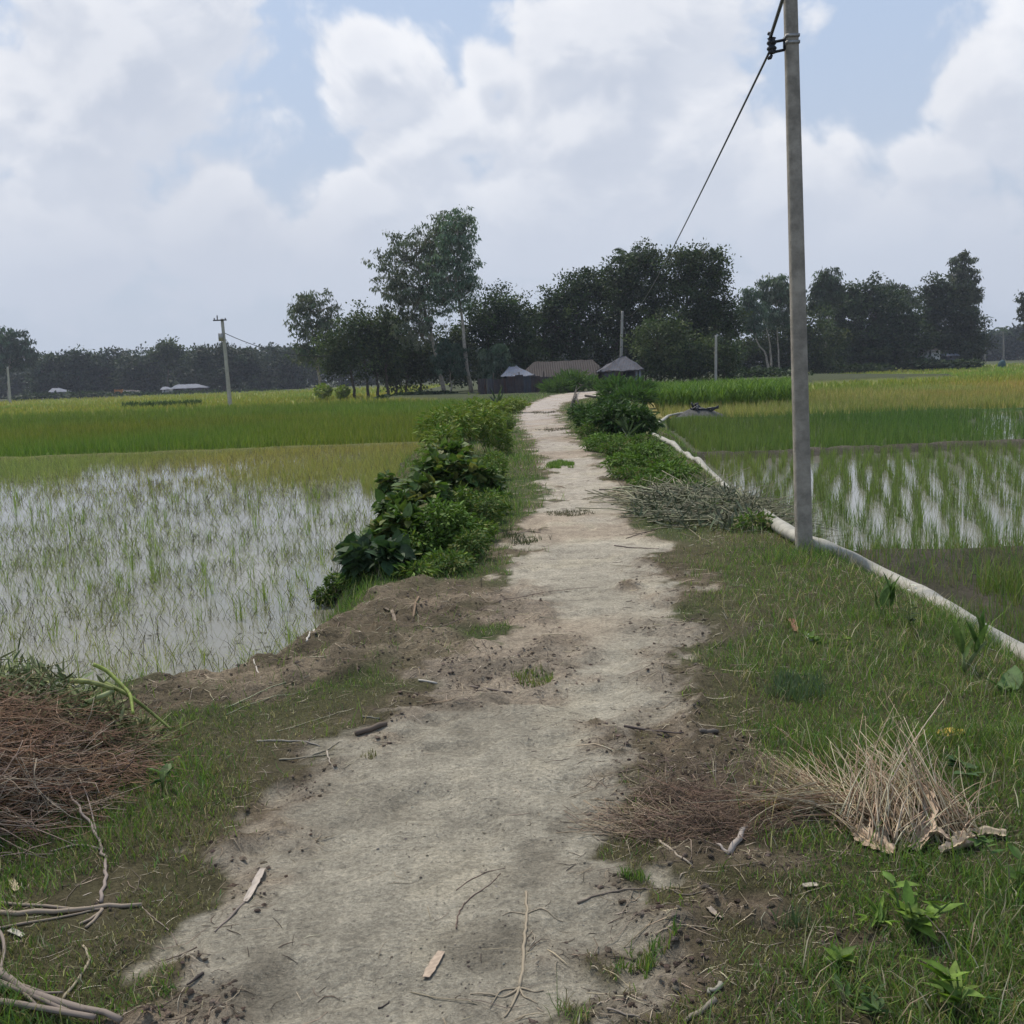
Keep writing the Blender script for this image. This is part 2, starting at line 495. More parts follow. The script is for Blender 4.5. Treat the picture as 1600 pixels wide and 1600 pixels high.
ground_piece('path', pf & bf)
ground_piece('embankment', bf & ~pf)
ground_piece('ground', ~bf)


# ------------------------------------------------------------------ water of the flooded plots
def water_mat(name, c, rough, bumps):
    m = bpy.data.materials.new(name); m.use_nodes = True; t = NT(m.node_tree)
    pos = t.n('ShaderNodeNewGeometry').outputs['Position']
    f = t.noise(pos, .5, 4, .6)
    cc = t.mix(t.ramp(f, .35, .65), tuple(v * .85 for v in c), c)
    b = t.n('ShaderNodeBump', {'Height': t.noise(pos, 16, 3, .5), 'Strength': bumps, 'Distance': .01})
    p = t.n('ShaderNodeBsdfPrincipled', {'Base Color': cc, 'Roughness': rough, 'Specular IOR Level': .38, 'IOR': 1.33, 'Normal': b.outputs[0]})
    t.n('ShaderNodeOutputMaterial', {'Surface': p.outputs[0]})
    return m


WAT = water_mat('muddy_water', (.185, .18, .145), .05, .03)


def sheet(name, x0, x1, y0, y1, z, mat, n=40):
    gx = np.linspace(x0, x1, n); gy = np.linspace(y0, y1, n); A, B = np.meshgrid(gx, gy)
    i = np.arange(n * n).reshape(n, n)
    q = np.stack([i[:-1, :-1], i[:-1, 1:], i[1:, 1:], i[1:, :-1]], -1).reshape(-1, 4)
    return tag(mesh_obj(name, np.stack([A.ravel(), B.ravel(), np.full(n * n, z)], 1), [q], mat), kind='structure')


sheet('paddy_water', -70, -1.2, 4.5, YL1 - .1, -.425, WAT)
sheet('paddy_water', 2.4, 70, (YB0 + YB0b) / 2, YB1 - .05, -.425, WAT)
sheet('paddy_water', 3.0, 70, YB1 + .05, YB2 - .1, -.425, WAT)


# ------------------------------------------------------------------ vectorised shape builders
def norm(a): return a / np.maximum(np.linalg.norm(a, axis=-1, keepdims=True), 1e-9)


class Bag:
    """collects pieces that belong to ONE mesh"""
    def __init__(s): s.V = []; s.F = {3: [], 4: []}; s.C = []; s.n = 0

    def add(s, V, F, col):
        V = np.asarray(V).reshape(-1, 3)
        for f in (F if isinstance(F, list) else [F]):
            if len(f): s.F[f.shape[1]].append(np.asarray(f) + s.n)
        c = np.asarray(col, float)
        if c.ndim == 1: c = np.broadcast_to(c, (len(V), 3))
        s.V.append(V); s.C.append(c); s.n += len(V); return s

    def build(s, name, mat, parent=None, origin=None, smooth=False):
        F = [np.concatenate(s.F[k]) for k in (3, 4) if s.F[k]]
        return mesh_obj(name, np.concatenate(s.V), F, MATS[mat] if isinstance(mat, str) else mat, np.concatenate(s.C), parent, origin, smooth)


def blades(P, h, w, az, lean, col, kink=.5, az2=None):
    """grass blades: two segments, bending over in direction az by lean (0 upright, 1 flat)"""
    n = len(P); d = np.stack([np.cos(az), np.sin(az), 0 * az], 1); s_ = np.stack([-np.sin(az), np.cos(az), 0 * az], 1)
    # face orientation independent from bending direction
    a2 = az + rng.uniform(-1.2, 1.2, n); s_ = np.stack([-np.sin(a2), np.cos(a2), 0 * az], 1)
    h = h[:, None]; w = w[:, None]; lean = lean[:, None]
    mid = P + d * h * kink * lean * .6 + np.array([0, 0, 1]) * h * kink * np.sqrt(np.clip(1 - (.6 * lean) ** 2, .05, 1))
    if az2 is not None: d = np.stack([np.cos(az2), np.sin(az2), 0 * az], 1)
    tip = mid + d * h * (1 - kink) * lean + np.array([0, 0, 1]) * h * (1 - kink) * (np.sqrt(np.clip(1 - lean ** 2, 0, 1)) - 1.2 * np.clip(lean - .85, 0, 1))
    V = np.stack([P - s_ * w * .5, P + s_ * w * .5, mid - s_ * w * .42, mid + s_ * w * .42, tip], 1)
    b = np.arange(n)[:, None] * 5
    return V.reshape(-1, 3), [b + np.array([[0, 1, 3, 2]]), b + np.array([[2, 3, 4]])], np.repeat(col, 5, 0)


def tubes(P, R, sides=4, col=(.2, .15, .1)):
    """P (n,k,3) polylines, R (n,k) radii"""
    P = np.asarray(P, float); R = np.asarray(R, float)
    if P.ndim == 2: P = P[None]; R = R[None]
    n, k, _ = P.shape
    T = np.empty_like(P); T[:, 1:-1] = P[:, 2:] - P[:, :-2]; T[:, 0] = P[:, 1] - P[:, 0]; T[:, -1] = P[:, -1] - P[:, -2]; T = norm(T)
    up = np.where(np.abs(T[:, :1, 2:3]) > .9, np.array([1., 0, 0]), np.array([0, 0, 1.]))
    A = norm(np.cross(T, np.broadcast_to(up, T.shape))); B = np.cross(T, A)
    a = np.arange(sides) / sides * 2 * np.pi
    V = P[:, :, None] + R[:, :, None, None] * (A[:, :, None] * np.cos(a)[:, None] + B[:, :, None] * np.sin(a)[:, None])
    i = np.arange(sides); j = (i + 1) % sides
    q = []
    for r in range(k - 1): q.append(np.stack([r * sides + i, r * sides + j, (r + 1) * sides + j, (r + 1) * sides + i], 1))
    q = np.concatenate(q); F4 = (np.arange(n)[:, None, None] * (k * sides) + q[None]).reshape(-1, 4)
    F = [F4]
    if sides == 4:
        caps = np.array([[3, 2, 1, 0], [(k - 1) * 4, (k - 1) * 4 + 1, (k - 1) * 4 + 2, (k - 1) * 4 + 3]])
        F.append((np.arange(n)[:, None, None] * (k * sides) + caps[None]).reshape(-1, 4))
    elif sides == 3:
        caps = np.array([[2, 1, 0], [(k - 1) * 3, (k - 1) * 3 + 1, (k - 1) * 3 + 2]])
        F.append((np.arange(n)[:, None, None] * (k * sides) + caps[None]).reshape(-1, 3))
    else:
        V2 = []; 
        c0 = np.array([[0, i_ + 1, i_] for i_ in range(1, sides - 1)]); o_ = (k - 1) * sides
        c1 = np.array([[o_, o_ + i_, o_ + i_ + 1] for i_ in range(1, sides - 1)])
        F.append((np.arange(n)[:, None, None] * (k * sides) + np.concatenate([c0, c1])[None]).reshape(-1, 3))
    col = np.asarray(col, float)
    if col.ndim == 1: cc = np.broadcast_to(col, (n * k * sides, 3))
    else: cc = np.repeat(col, k * sides, 0)
    return V.reshape(-1, 3), F, cc


def frames(d, rollrange=np.pi):
    """random orthonormal frames whose second axis is d"""
    n = len(d); d = norm(d); r = rng.normal(size=(n, 3)); xx = norm(np.cross(d, r)); zz = np.cross(xx, d)
    return np.stack([xx, d, zz], 2)


def frames_up(d, tilt=.3):
    """frames with second axis d and third axis as close to up as possible (leaves facing the sky)"""
    n = len(d); d = norm(d); up = np.array([0, 0, 1.]) + rng.normal(size=(n, 3)) * tilt
    xx = norm(np.cross(d, up)); zz = np.cross(xx, d)
    return np.stack([xx, d, zz], 2)


def scatter(T, F, O, M, S, col):
    """template T (k,3), faces list, origins O, frames M (n,3,3), scales S (n,3)"""
    k = len(T); n = len(O)
    L = T[None] * S[:, None, :]
    V = O[:, None] + np.einsum('nij,nkj->nki', M, L)
    FF = [(np.arange(n)[:, None, None] * k + np.asarray(f)[None]).reshape(-1, len(f[0])) for f in F]
    return V.reshape(-1, 3), FF, np.repeat(col, k, 0)


DIAMOND = (np.array([[0, 0, 0], [-.5, .45, .06], [0, 1, 0], [.5, .45, .06]]), [[[0, 3, 2, 1]]])
LONGLEAF = (np.array([[0, 0, 0], [-.5, .35, .0], [-.38, .7, -.05], [0, 1, -.16], [.38, .7, -.05], [.5, .35, .0], [0, .4, -.09], [0, .72, -.12]]),
            [[[0, 6, 1]], [[1, 6, 7, 2]], [[2, 7, 3]], [[0, 5, 6]], [[5, 4, 7, 6]], [[4, 3, 7]]])
LONGLEAF = (LONGLEAF[0], [[[0, 6, 1], [2, 7, 3], [0, 5, 6], [4, 3, 7]], [[1, 6, 7, 2], [5, 4, 7, 6]]])
HEART = (np.array([[0, 0, 0], [-.28, -.12, .04], [-.5, .15, .05], [-.42, .5, .02], [-.2, .8, -.05], [0, 1.05, -.14], [.2, .8, -.05], [.42, .5, .02], [.5, .15, .05], [.28, -.12, .04], [0, .3, -.03], [0, .65, -.07]]),
         [[[0, 10, 1], [1, 10, 2], [4, 11, 5], [5, 11, 6], [0, 9, 10], [9, 8, 10]], [[2, 10, 11, 3], [8, 7, 11, 10]], [[3, 11, 4], [7, 6, 11]]])
BOX8 = np.array([[-1, -1, -1], [1, -1, -1], [1, 1, -1], [-1, 1, -1], [-1, -1, 1], [1, -1, 1], [1, 1, 1], [-1, 1, 1]], float)
BOXF = np.array([[0, 3, 2, 1], [4, 5, 6, 7], [0, 1, 5, 4], [1, 2, 6, 5], [2, 3, 7, 6], [3, 0, 4, 7]])


def box(b, c, s, rz=0.0, col=(.3, .3, .3)):
    v = BOX8 * np.asarray(s) / 2; cz, sz = math.cos(rz), math.sin(rz)
    v = v @ np.array([[cz, sz, 0], [-sz, cz, 0], [0, 0, 1]]) + np.asarray(c)
    return b.add(v, BOXF, col)


def pick(n, cols, jit=.18, w=None):
    cols = np.array(cols); i = rng.choice(len(cols), n, p=w)
    return cols[i] * rng.uniform(1 - jit, 1 + jit, (n, 1)) * rng.uniform(.94, 1.06, (n, 3))


def frustum_points(n, y0, y1, marg=1.2, k=.60):
    y = y0 * (y1 / y0) ** rng.random(n); x = rng.uniform(-1, 1, n) * (k * y + marg)
    # constant density on the picture: keep proportion of the width
    return x, y


# ------------------------------------------------------------------ grass of the embankment (ground cover)
GREENS = [(.135, .215, .04), (.19, .26, .06), (.09, .155, .035), (.11, .195, .06)]
OLIVES = [(.20, .185, .085), (.17, .15, .08), (.25, .215, .125), (.14, .14, .06)]
STRAWC = [(.42, .35, .24), (.32, .26, .18), (.52, .45, .33), (.24, .19, .14)]


def grass_layer(name, N, y0, y1, side):
    x, y = frustum_points(N, y0, y1)
    z, b = base_z(x, y); p, d = masks(x, y)
    mid = (f_pl(y) + f_pr(y)) / 2
    lush = fbm(x, y, 1.6, 201, 3)                       # green / dry patches
    patch = fbm(x, y, .28, 211, 3)
    out = np.abs(np.where(x < mid, f_pl(y) - x, x - f_pr(y)))
    keep = (b > .25) & (rng.random(N) < (1 - sstep(p, .05, .45)) * (1 - .93 * sstep(d, .1, .6)) * sstep(patch + .22 * sstep(out, 0, .7), .28, .5))
    keep &= (x < mid) if side < 0 else (x >= mid)
    x, y, z, lush, patch, out, p, d, b = (a[keep] for a in (x, y, z, lush, patch, out, p, d, b))
    z = hgt(x, y); n = len(x)
    g = sstep(lush + .25 * sstep(out, .1, .8) + (.12 if side < 0 else .03) - (.18 if side > 0 else .0) * sstep(.8 - out, 0, .8) + (.1 * sstep(y, 8, 14))- .03, .42, .72)
    g = np.where(rng.random(n) < .12, rng.random(n), g)
    green = rng.random(n) < g * .9 + .05
    c = np.where(green[:, None], pick(n, GREENS, .4), pick(n, OLIVES, .35))
    straw = rng.random(n) < .09 + .16 * (1 - g)
    c = np.where(straw[:, None], pick(n, STRAWC), c)
    far = np.clip(y / 6, 1, 9) ** .75
    h = rng.gamma(4.5, .0055, n) * (.75 + .9 * g) * (1 - .5 * np.exp(-(((x - 1.25) / .45) ** 2 + ((y - 2.9) / .35) ** 2))) * far ** .55 * (1 + 1.3 * sstep(fbm(x, y, .5, 231, 2), .58, .75) * g)
    h = np.clip(h, .006, .3)
    wdt = rng.uniform(.0014, .0032, n) * far * (1 + .35 * green)
    V, F, cc = blades(np.stack([x, y, z - .003], 1), h, wdt, rng.uniform(0, 6.283, n), rng.beta(3.6, 1.3, n), c, .5, rng.uniform(0, 6.283, n))
    o = Bag().add(V, F, cc).build(name, 'grass_blade')
    print(name, n)
    return o


tag(grass_layer('verge_grass', 800000, 1.55, 70, -1), 'short green and olive turf on the left verge of the dirt path', 'grass', kind='stuff')
tag(grass_layer('verge_grass', 950000, 1.55, 70, 1), 'mixed green and dry turf on the right verge of the dirt path', 'grass', kind='stuff')


# longer tangled grass lying over the right-hand verge and along the foot of the bank
def tangle(name, N, y0, y1, test, hmin, hmax, cols, lean=(4, 1.5), wscale=1.0, marg=1.0):
    x, y = frustum_points(N, y0, y1, marg)
    z, b = base_z(x, y); p, d = masks(x, y)
    k = test(x, y, z, b, p, d) > rng.random(N)
    x, y = x[k], y[k]; n = len(x); z = hgt(x, y)
    far = np.clip(y / 5, 1, 8) ** .7
    V, F, cc = blades(np.stack([x, y, z - .005], 1), rng.uniform(hmin, hmax, n) * (1 + .1 * far), rng.uniform(.002, .0045, n) * far * wscale,
                      rng.uniform(0, 6.283, n) * 1.0, rng.beta(*lean, n), pick(n, cols))
    return Bag().add(V, F, cc).build(name, 'grass_blade')


def right_weedy(x, y, z, b, p, d):
    o = x - f_pr(y)
    return (b > .3) * (o > .25) * (1 - .9 * np.exp(-(((x - 1.25) / .5) ** 2 + ((y - 2.95) / .45) ** 4))) * sstep(fbm(x, y, .6, 301, 3) + .22 * sstep(o, .3, 1.1), .46, .70) * sstep(16 - y, 0, 6)


tag(tangle('weed_cover', 60000, 1.6, 16, right_weedy, .05, .15, GREENS + OLIVES + STRAWC[:3]), 'longer tangled weeds and grass over the right verge', 'weeds', kind='stuff')


def bank_foot(x, y, z, b, p, d):
    return ((b > .08) & (b < .8)) * np.where((x < 0) & (y < 9), .10 + .8 * sstep(y, 6.3, 7.0), 1) * (.35 + .65 * sstep(fbm(x, y, 1.0, 311, 3), .4, .6)) * np.where((x > 0) & (y < YB0), .35, 1)


tag(tangle('bank_grass', 90000, 3.5, 60, bank_foot, .05, .20, GREENS + GREENS + OLIVES[:1], (2, 3)), 'green grass fringe on the slopes down to the flooded plots', 'grass', kind='stuff')


def low_right(x, y, z, b, p, d):
    return ((b < .35) & (x > 1) & (y < YB0b + .5)) * sstep(fbm(x, y, .9, 321, 3) + .3 * sstep(np.abs(y - YB0), .5, .1), .32, .5)


tag(tangle('low_grass', 110000, 3.2, 14, low_right, .05, .18, GREENS + OLIVES[:2], (2, 2.5)), 'dull green grass on the low mud bund beyond the white hose', 'grass', kind='stuff')


# ------------------------------------------------------------------ straw, chips and soil crumbs lying about
def litter(name, N, y0, y1, test, lmin, lmax, r, cols, mat='dry_stalk', curve=.25, lift=.0):
    x, y = frustum_points(N, y0, y1)
    z, b = base_z(x, y); p, d = masks(x, y)
    k = test(x, y, b, p, d) > rng.random(N)
    x, y = x[k], y[k]; n = len(x)
    a = rng.normal(.25, 1.1, n); L = rng.uniform(lmin, lmax, n) * np.clip(y / 5, 1, 4) ** .5
    cu = rng.normal(0, curve, n)
    P = []
    for t in (-.5, -.17, .17, .5):
        aa = a + cu * t * 2
        px = x + np.cos(aa) * L * t; py = y + np.sin(aa) * L * t
        P.append(np.stack([px, py, hgt(px, py) + r * 1.2 + lift * rng.random(n) * (1 - abs(t))], 1))
    P = np.stack(P, 1)
    R = np.repeat((rng.uniform(.5, 1.2, n) * r * np.clip(y / 4, 1, 5) ** .7)[:, None], 4, 1) * np.array([.7, 1, .9, .45])
    return Bag().add(*tubes(P, R, 3, pick(n, cols, .3))).build(name, mat)


tag(litter('straw_litter', 30000, 1.6, 30, lambda x, y, b, p, d: (b > .4) * (.10 + .75 * d + .25 * (p < .5) - .06 * (p > .9)), .02, .10, .0011, STRAWC), 'pale straw bits strewn on the soil beside the path', 'straw', kind='stuff')
tag(litter('twig_litter', 34000, 1.6, 30, lambda x, y, b, p, d: (b > .5) * (.12 + .7 * d) * sstep(fbm(x, y, .5, 401, 3), .42, .6), .012, .075, .0013, [(.07, .05, .04), (.10, .075, .055), (.05, .04, .035)]), 'small dark twigs and root bits on the path soil', 'twigs', kind='stuff')

tag(litter('reed_bits', 4200, 1.7, 16, lambda x, y, b, p, d: (b > .4) * (.05 + .8 * d + .35 * (p < .5) * (x > 0) - .05 * (p > .9)), .06, .24, .0017, STRAWC[:2] + STRAWC[3:] + [(.12, .09, .07), (.20, .17, .11)], curve=.16, lift=.006), 'longer dry stems and reed bits scattered over soil and turf', 'straw', kind='stuff')

CLOD = np.array([[0, 0, 1], [1, 0, 0], [.1, 1, .1], [-1, .1, 0], [0, -1, .1], [.6, .6, .55], [-.6, .5, .6], [-.5, -.6, .5], [.6, -.5, .6]], float)
CLODF = [[[0, 8, 5], [0, 5, 6], [0, 6, 7], [0, 7, 8], [1, 5, 8], [2, 6, 5], [3, 7, 6], [4, 8, 7], [1, 2, 5], [2, 3, 6], [3, 4, 7], [4, 1, 8]]]


def clods(name, N, y0, y1, test, s0, s1, cols):
    x, y = frustum_points(N, y0, y1); z, b = base_z(x, y); p, d = masks(x, y)
    k = test(x, y, b, p, d) > rng.random(N); x, y = x[k], y[k]; n = len(x)
    s = s0 + (s1 - s0) * rng.random(n) ** 4
    S = s[:, None] * rng.uniform(.6, 1.4, (n, 3)) * np.array([1, 1, .6])
    a = rng.uniform(0, 6.28, n); M = np.zeros((n, 3, 3)); M[:, 0, 0] = M[:, 1, 1] = np.cos(a); M[:, 0, 1] = -np.sin(a); M[:, 1, 0] = np.sin(a); M[:, 2, 2] = 1
    V, F, c = scatter(CLOD, CLODF, np.stack([x, y, hgt(x, y)], 1), M, S, pick(n, cols, .25))
    V = V + rng.normal(size=V.shape) * np.repeat(s, 9)[:, None] * .12
    return Bag().add(V, F, c).build(name, EARTH)


tag(clods('soil_clods', 130000, 1.6, 30, lambda x, y, b, p, d: (b > .1) * sstep(d, .15, .7) * sstep(fbm(x, y, .4, 411, 3), .28, .5), .0025, .012, [(.17, .13, .10), (.13, .10, .075), (.24, .19, .15)]), 'dark crumbled soil clods at the path edge', 'soil', kind='stuff')
tag(clods('soil_clods', 50000, 1.6, 14, lambda x, y, b, p, d: (p > .6) * sstep(fbm(x, y, .5, 421, 3), .45, .62), .0012, .005, [(.34, .31, .26), (.42, .38, .31), (.24, .21, .17)]), 'fine pale crumbs on the trodden path', 'soil', kind='stuff')


# ------------------------------------------------------------------ rice
def rice(name, pts, per, h0, h1, wd, cols, lean, grow=.6, zz=None, w=None):
    n0 = len(pts); x = np.repeat(pts[:, 0], per) + rng.normal(0, .018, n0 * per); y = np.repeat(pts[:, 1], per) + rng.normal(0, .018, n0 * per)
    n = len(x); z = hgt(x, y) if zz is None else np.full(n, zz)
    far = np.clip(y / 8, .9, 12) ** grow
    wild = lean[0] > 3
    az = np.where(rng.random(n) < (.7 if wild else 0), rng.choice([0, math.pi], n) + rng.normal(0, .6, n), rng.uniform(0, 6.283, n))
    V, F, cc = blades(np.stack([x, y, z], 1), rng.uniform(h0, h1, n), rng.uniform(.6, 1.2, n) * wd * far, az, rng.beta(*lean, n) * (1.15 if wild else 1), pick(n, cols, .25, w) * (.78 + .5 * fbm(x, y * .6, 5 + y.mean() * .1, 707, 4))[:, None] * (np.array([[1.12, 1.0, 1.0]]) ** (fbm(x, y * .5, 9, 717, 3)[:, None] * 6 - 3)), .5, rng.uniform(0, 6.283, n) if lean[0] > 1.7 else None)
    print(name, n)
    return Bag().add(V, F, cc).build(name, 'grass_blade')


# sparse broadcast seedlings in the left flooded plot
x, y = frustum_points(70000, 5.4, YL1, 2.0, .62)
dens = .22 + .75 * sstep(fbm(x, y, 1.5, 501, 3), .35, .65) + .6 * sstep(y, 14, 24)
k = (x < f_bl(y) + .15) & (rng.random(len(x)) < dens * sstep(y, 4.5, 11) * .62 + .10)
pts = np.stack([x[k], y[k]], 1)
tag(rice('rice_seedlings', pts, 3, .12, .30, .0052, [(.25, .235, .10), (.13, .115, .065), (.28, .30, .08), (.055, .045, .03)], (3.4, 1.1), .45, -.46), 'sparse thin rice seedlings standing in the left flooded plot', 'rice', kind='stuff')
# brighter tufts here and there
x, y = frustum_points(650, 5.6, 24, 1.0, .6); k = (x < f_bl(y) - .1); pts = np.stack([x[k], y[k]], 1)
tag(rice('rice_tufts', pts, 11, .18, .34, .005, [(.26, .30, .06), (.20, .25, .06)], (1.4, 3.2), .45, -.46), 'brighter yellow green rice tufts in the left flooded plot', 'rice', kind='stuff')
# floating bits
x, y = frustum_points(2600, 5.4, 20, 1.0, .6); k = (x < f_bl(y)) & (rng.random(2600) < sstep(fbm(x, y, 1.0, 521, 3), .48, .66)); x, y = x[k], y[k]; n = len(x)
Vv, Ff, cc = scatter(DIAMOND[0] * np.array([1, 1, .3]), DIAMOND[1], np.stack([x, y, np.full(n, -.421)], 1), frames_up(np.stack([rng.normal(size=n), rng.normal(size=n) * .5, 0 * x], 1), .05), rng.uniform(.01, .05, (n, 1)) * np.array([[.5, 1.6, 1]]), pick(n, [(.05, .045, .035), (.09, .08, .05)]))
tag(Bag().add(Vv, Ff, cc).build('floating_debris', 'dry_stalk'), 'dark dead leaves afloat on the left flooded plot', 'debris', kind='stuff')
# dense pale seedlings at the far side of the left plot, thick toward its corners
x, y = frustum_points(60000, 15, YL1, 3, .62)
edge_ = y + 6 * sstep(fbm(x, y, 6, 531, 2), .3, .7) - 3 + 7 * sstep(np.abs(x + .18 * y + 1.5), .28 * 24, 0) * 0 + np.where(x > -.145 * y, 6, 0) + np.where(x < -.42 * y, 3, 0)
k = (x < f_bl(y) + .1) & (rng.random(len(x)) < sstep(edge_, 19.5, 26)); pts = np.stack([x[k], y[k]], 1)
tag(rice('rice_seedlings', pts, 4, .14, .3, .0045, [(.30, .28, .09), (.24, .24, .08), (.34, .31, .12)], (1.8, 2.2), .6, -.46), 'dense yellowish rice seedlings along the far edge of the left flooded plot', 'rice', kind='stuff')
# standing green crop beyond the left bund
x, y = frustum_points(42000, YL1 + .5, 80, 4, .64); k = (x < f_bl(y) - .1); pts = np.stack([x[k], y[k]], 1)
tag(rice('rice_crop', pts, 5, .28, .55, .006, [(.13, .185, .028), (.165, .215, .038), (.105, .16, .025), (.20, .23, .06)], (1.5, 3), .75), 'dense bright green rice crop in the middle field left of the path', 'rice', kind='stuff')
x, y = frustum_points(26000, 72, 215, 6, .64); k = (x < f_bl(y) - .5) & (rng.random(26000) < sstep(y + 10 * vnoise(x, y, 12, 3), 76, 90)); pts = np.stack([x[k], y[k]], 1)
tag(rice('rice_crop', pts, 4, .3, .55, .008, [(.30, .30, .06), (.24, .27, .055), (.34, .31, .09), (.20, .25, .05)], (1.5, 3), .9), 'yellow green ripening rice before the distant trees on the left', 'rice', kind='stuff')
# right flooded plot planted in rows running away from the camera
rows = []
rd = norm(np.array([.33, 1.0])); rp = np.array([rd[1], -rd[0]])
for i in range(-36, 100):
    off = i * .225 + rng.normal(0, .035)
    t = np.arange(-10, 40, .13); p_ = np.array([4.0, 10.0]) + rp * off + rd * t[:, None] + rp * (.05 * np.sin(t * 1.3 + i * 2))[:, None] + rng.normal(0, .04, (len(t), 2))
    if rng.random() < .15: p_ = p_[rng.random(len(p_)) < .5]
    rows.append(p_)
pts = np.concatenate(rows); x, y = pts.T
k = (y > YB0b + .12) & (y < YB1 - .3) & (x > f_br(y) + .12) & (x < .64 * y + 2.5) & (rng.random(len(x)) < .9)
pts = pts[k]
tag(rice('rice_seedlings', pts, 12, .17, .36, .0042, [(.16, .21, .06), (.21, .26, .06), (.11, .15, .05), (.13, .13, .06)], (1.2, 3.6), .4, -.46), 'rice seedlings planted in rows in the right flooded plot', 'rice', kind='stuff')
x, y = frustum_points(20000, YB1 + .5, YB2 - .2, 3, .64); k = (x > f_br(y) + .2) & (rng.random(20000) < 1 - .72 * sstep(x / y, .40, .5)); pts = np.stack([x[k], y[k]], 1)
tag(rice('rice_crop', pts, 6, .25, .45, .005, [(.11, .165, .045), (.14, .19, .05), (.09, .14, .04)], (1.3, 3.5), .75, -.46), 'young dark green rice in the second plot right of the path', 'rice', kind='stuff')
x, y = frustum_points(24000, YB2 + .5, 66, 4, .64); k = (x > f_br(y) + .4); pts = np.stack([x[k], y[k]], 1)
tag(rice('rice_crop', pts, 5, .25, .5, .006, [(.32, .28, .11), (.27, .26, .09), (.36, .31, .14), (.19, .22, .06)], (1.5, 3), .75), 'pale yellowish rice in the third plot right of the path', 'rice', kind='stuff')
x, y = frustum_points(26000, 62, 200, 6, .64); k = (x > f_br(y) + .6); pts = np.stack([x[k], y[k]], 1)
cs = np.where((vnoise(pts[:, 0] * .3, pts[:, 1], 14, 8) > .5)[:, None], [[.12, .17, .04]], [[.19, .20, .06]])
o = rice('rice_crop', pts, 4, .3, .5, .008, [(.25, .28, .06), (.18, .25, .05), (.30, .29, .08)], (1.5, 3), .9)
tag(o, 'far green and yellow rice plots before the trees on the right', 'rice', kind='stuff')


# ------------------------------------------------------------------ maize strip
def crop_plants(name, pts, h0, h1, leaves, llen, lw, cols, mat='foliage'):
    n = len(pts); x, y = pts.T; z = hgt(x, y); H = rng.uniform(h0, h1, n)
    top = np.stack([x + rng.normal(0, .04, n), y + rng.normal(0, .04, n), z + H * .8], 1); base = np.stack([x, y, z], 1)
    b = Bag().add(*tubes(np.stack([base, (base + top) / 2, top], 1), np.tile([.012, .010, .006], (n, 1)), 3, pick(n, cols)))
    m = n * leaves; t = rng.uniform(.15, 1, m); P = np.repeat(base, leaves, 0) + (np.repeat(top - base, leaves, 0)) * t[:, None]
    az = rng.uniform(0, 6.28, m)
    b.add(*blades(P, rng.uniform(.6, 1.1, m) * llen, rng.uniform(.7, 1.2, m) * lw, az, rng.uniform(.55, 1.0, m), pick(m, cols)))
    return b.build(name, mat)


x = rng.uniform(5, 26, 16000); y = rng.uniform(44, 62, 16000)
k = (x > f_br(y) + .5) & (x < .273 * y + .2) & (y > 45 + .12 * (x - 6)); pts = np.stack([x[k], y[k]], 1)[:4200]
tag(crop_plants('maize_crop', pts, .75, 1.15, 8, .55, .045, [(.13, .22, .035), (.17, .26, .045), (.09, .16, .03)]), 'strip of leafy green maize behind the yellowish rice plot', 'maize', kind='stuff')
x = rng.uniform(-48, -28, 4000); y = rng.uniform(88, 100, 4000)
g0 = W(190, 630, 1)[0], W(315, 630, 1)[0]
k = (x / y > g0[0]) & (x / y < g0[1]) & (np.abs(y - 95) < 2.0 + .5 * np.sin(x)); pts = np.stack([x[k], y[k]], 1)
tag(crop_plants('vegetable_row', pts, .35, .7, 6, .3, .06, [(.04, .075, .02), (.06, .10, .025)]), 'low dark green strip of vegetables in the left rice fields', 'vegetables', kind='stuff')


# ------------------------------------------------------------------ bushes
def bush(name, label, cat, lobes, n, tmpl, size, cols, stemcol=(.10, .12, .05), up=.5, group=None, narrow=1.0, stems=14, mat='foliage', droop=-.1):
    """lobes: (x,y,z,rx,ry,rz) in metres"""
    c0 = np.array(lobes[0][:3]); base = np.array([c0[0], c0[1], float(hgt(c0[0], c0[1])[0])])
    r = empty(name, base, label, cat, group)
    L = np.array(lobes, float); wgt = L[:, 3] * L[:, 4] * L[:, 5]; wgt = wgt ** .75; wgt /= wgt.sum()
    i = rng.choice(len(L), n, p=wgt)
    d = norm(rng.normal(size=(n, 3))); rr = rng.beta(4, 1.3, n)
    lump = 1 + .22 * np.sin(d[:, 0] * 7 + i) * np.sin(d[:, 2] * 6 + i * 2) + .1 * rng.normal(size=n)
    P = L[i, :3] + d * (rr * lump)[:, None] * L[i, 3:]
    gz = hgt(P[:, 0], P[:, 1]); P[:, 2] = np.maximum(P[:, 2], gz + .03 * rng.random(n) + .01)
    ld = d * np.array([1, 1, .4]) + rng.normal(size=(n, 3)) * .45 + np.array([0, 0, droop])
    s = rng.uniform(.6, 1.15, n) * size
    S = np.stack([s * narrow, s, s], 1)
    Bag().add(*scatter(tmpl[0], tmpl[1], P, frames_up(ld, up), S, pick(n, cols, .22))).build('leaves', mat, r)
    m = stems * len(L); j = rng.integers(0, n, m); tip = P[j]
    bx = L[i[j], 0] + (tip[:, 0] - L[i[j], 0]) * .35; by = L[i[j], 1] + (tip[:, 1] - L[i[j], 1]) * .35
    bs = np.stack([bx, by, hgt(bx, by) - .02], 1); md = (bs + tip) / 2 + rng.normal(size=(m, 3)) * .03 + np.array([0, 0, .06])
    q = size * .06
    Bag().add(*tubes(np.stack([bs, md, tip], 1), np.tile([q, q * .7, q * .35], (m, 1)), 3, pick(m, [stemcol]))).build('stems', 'twig_wood', r)
    return r


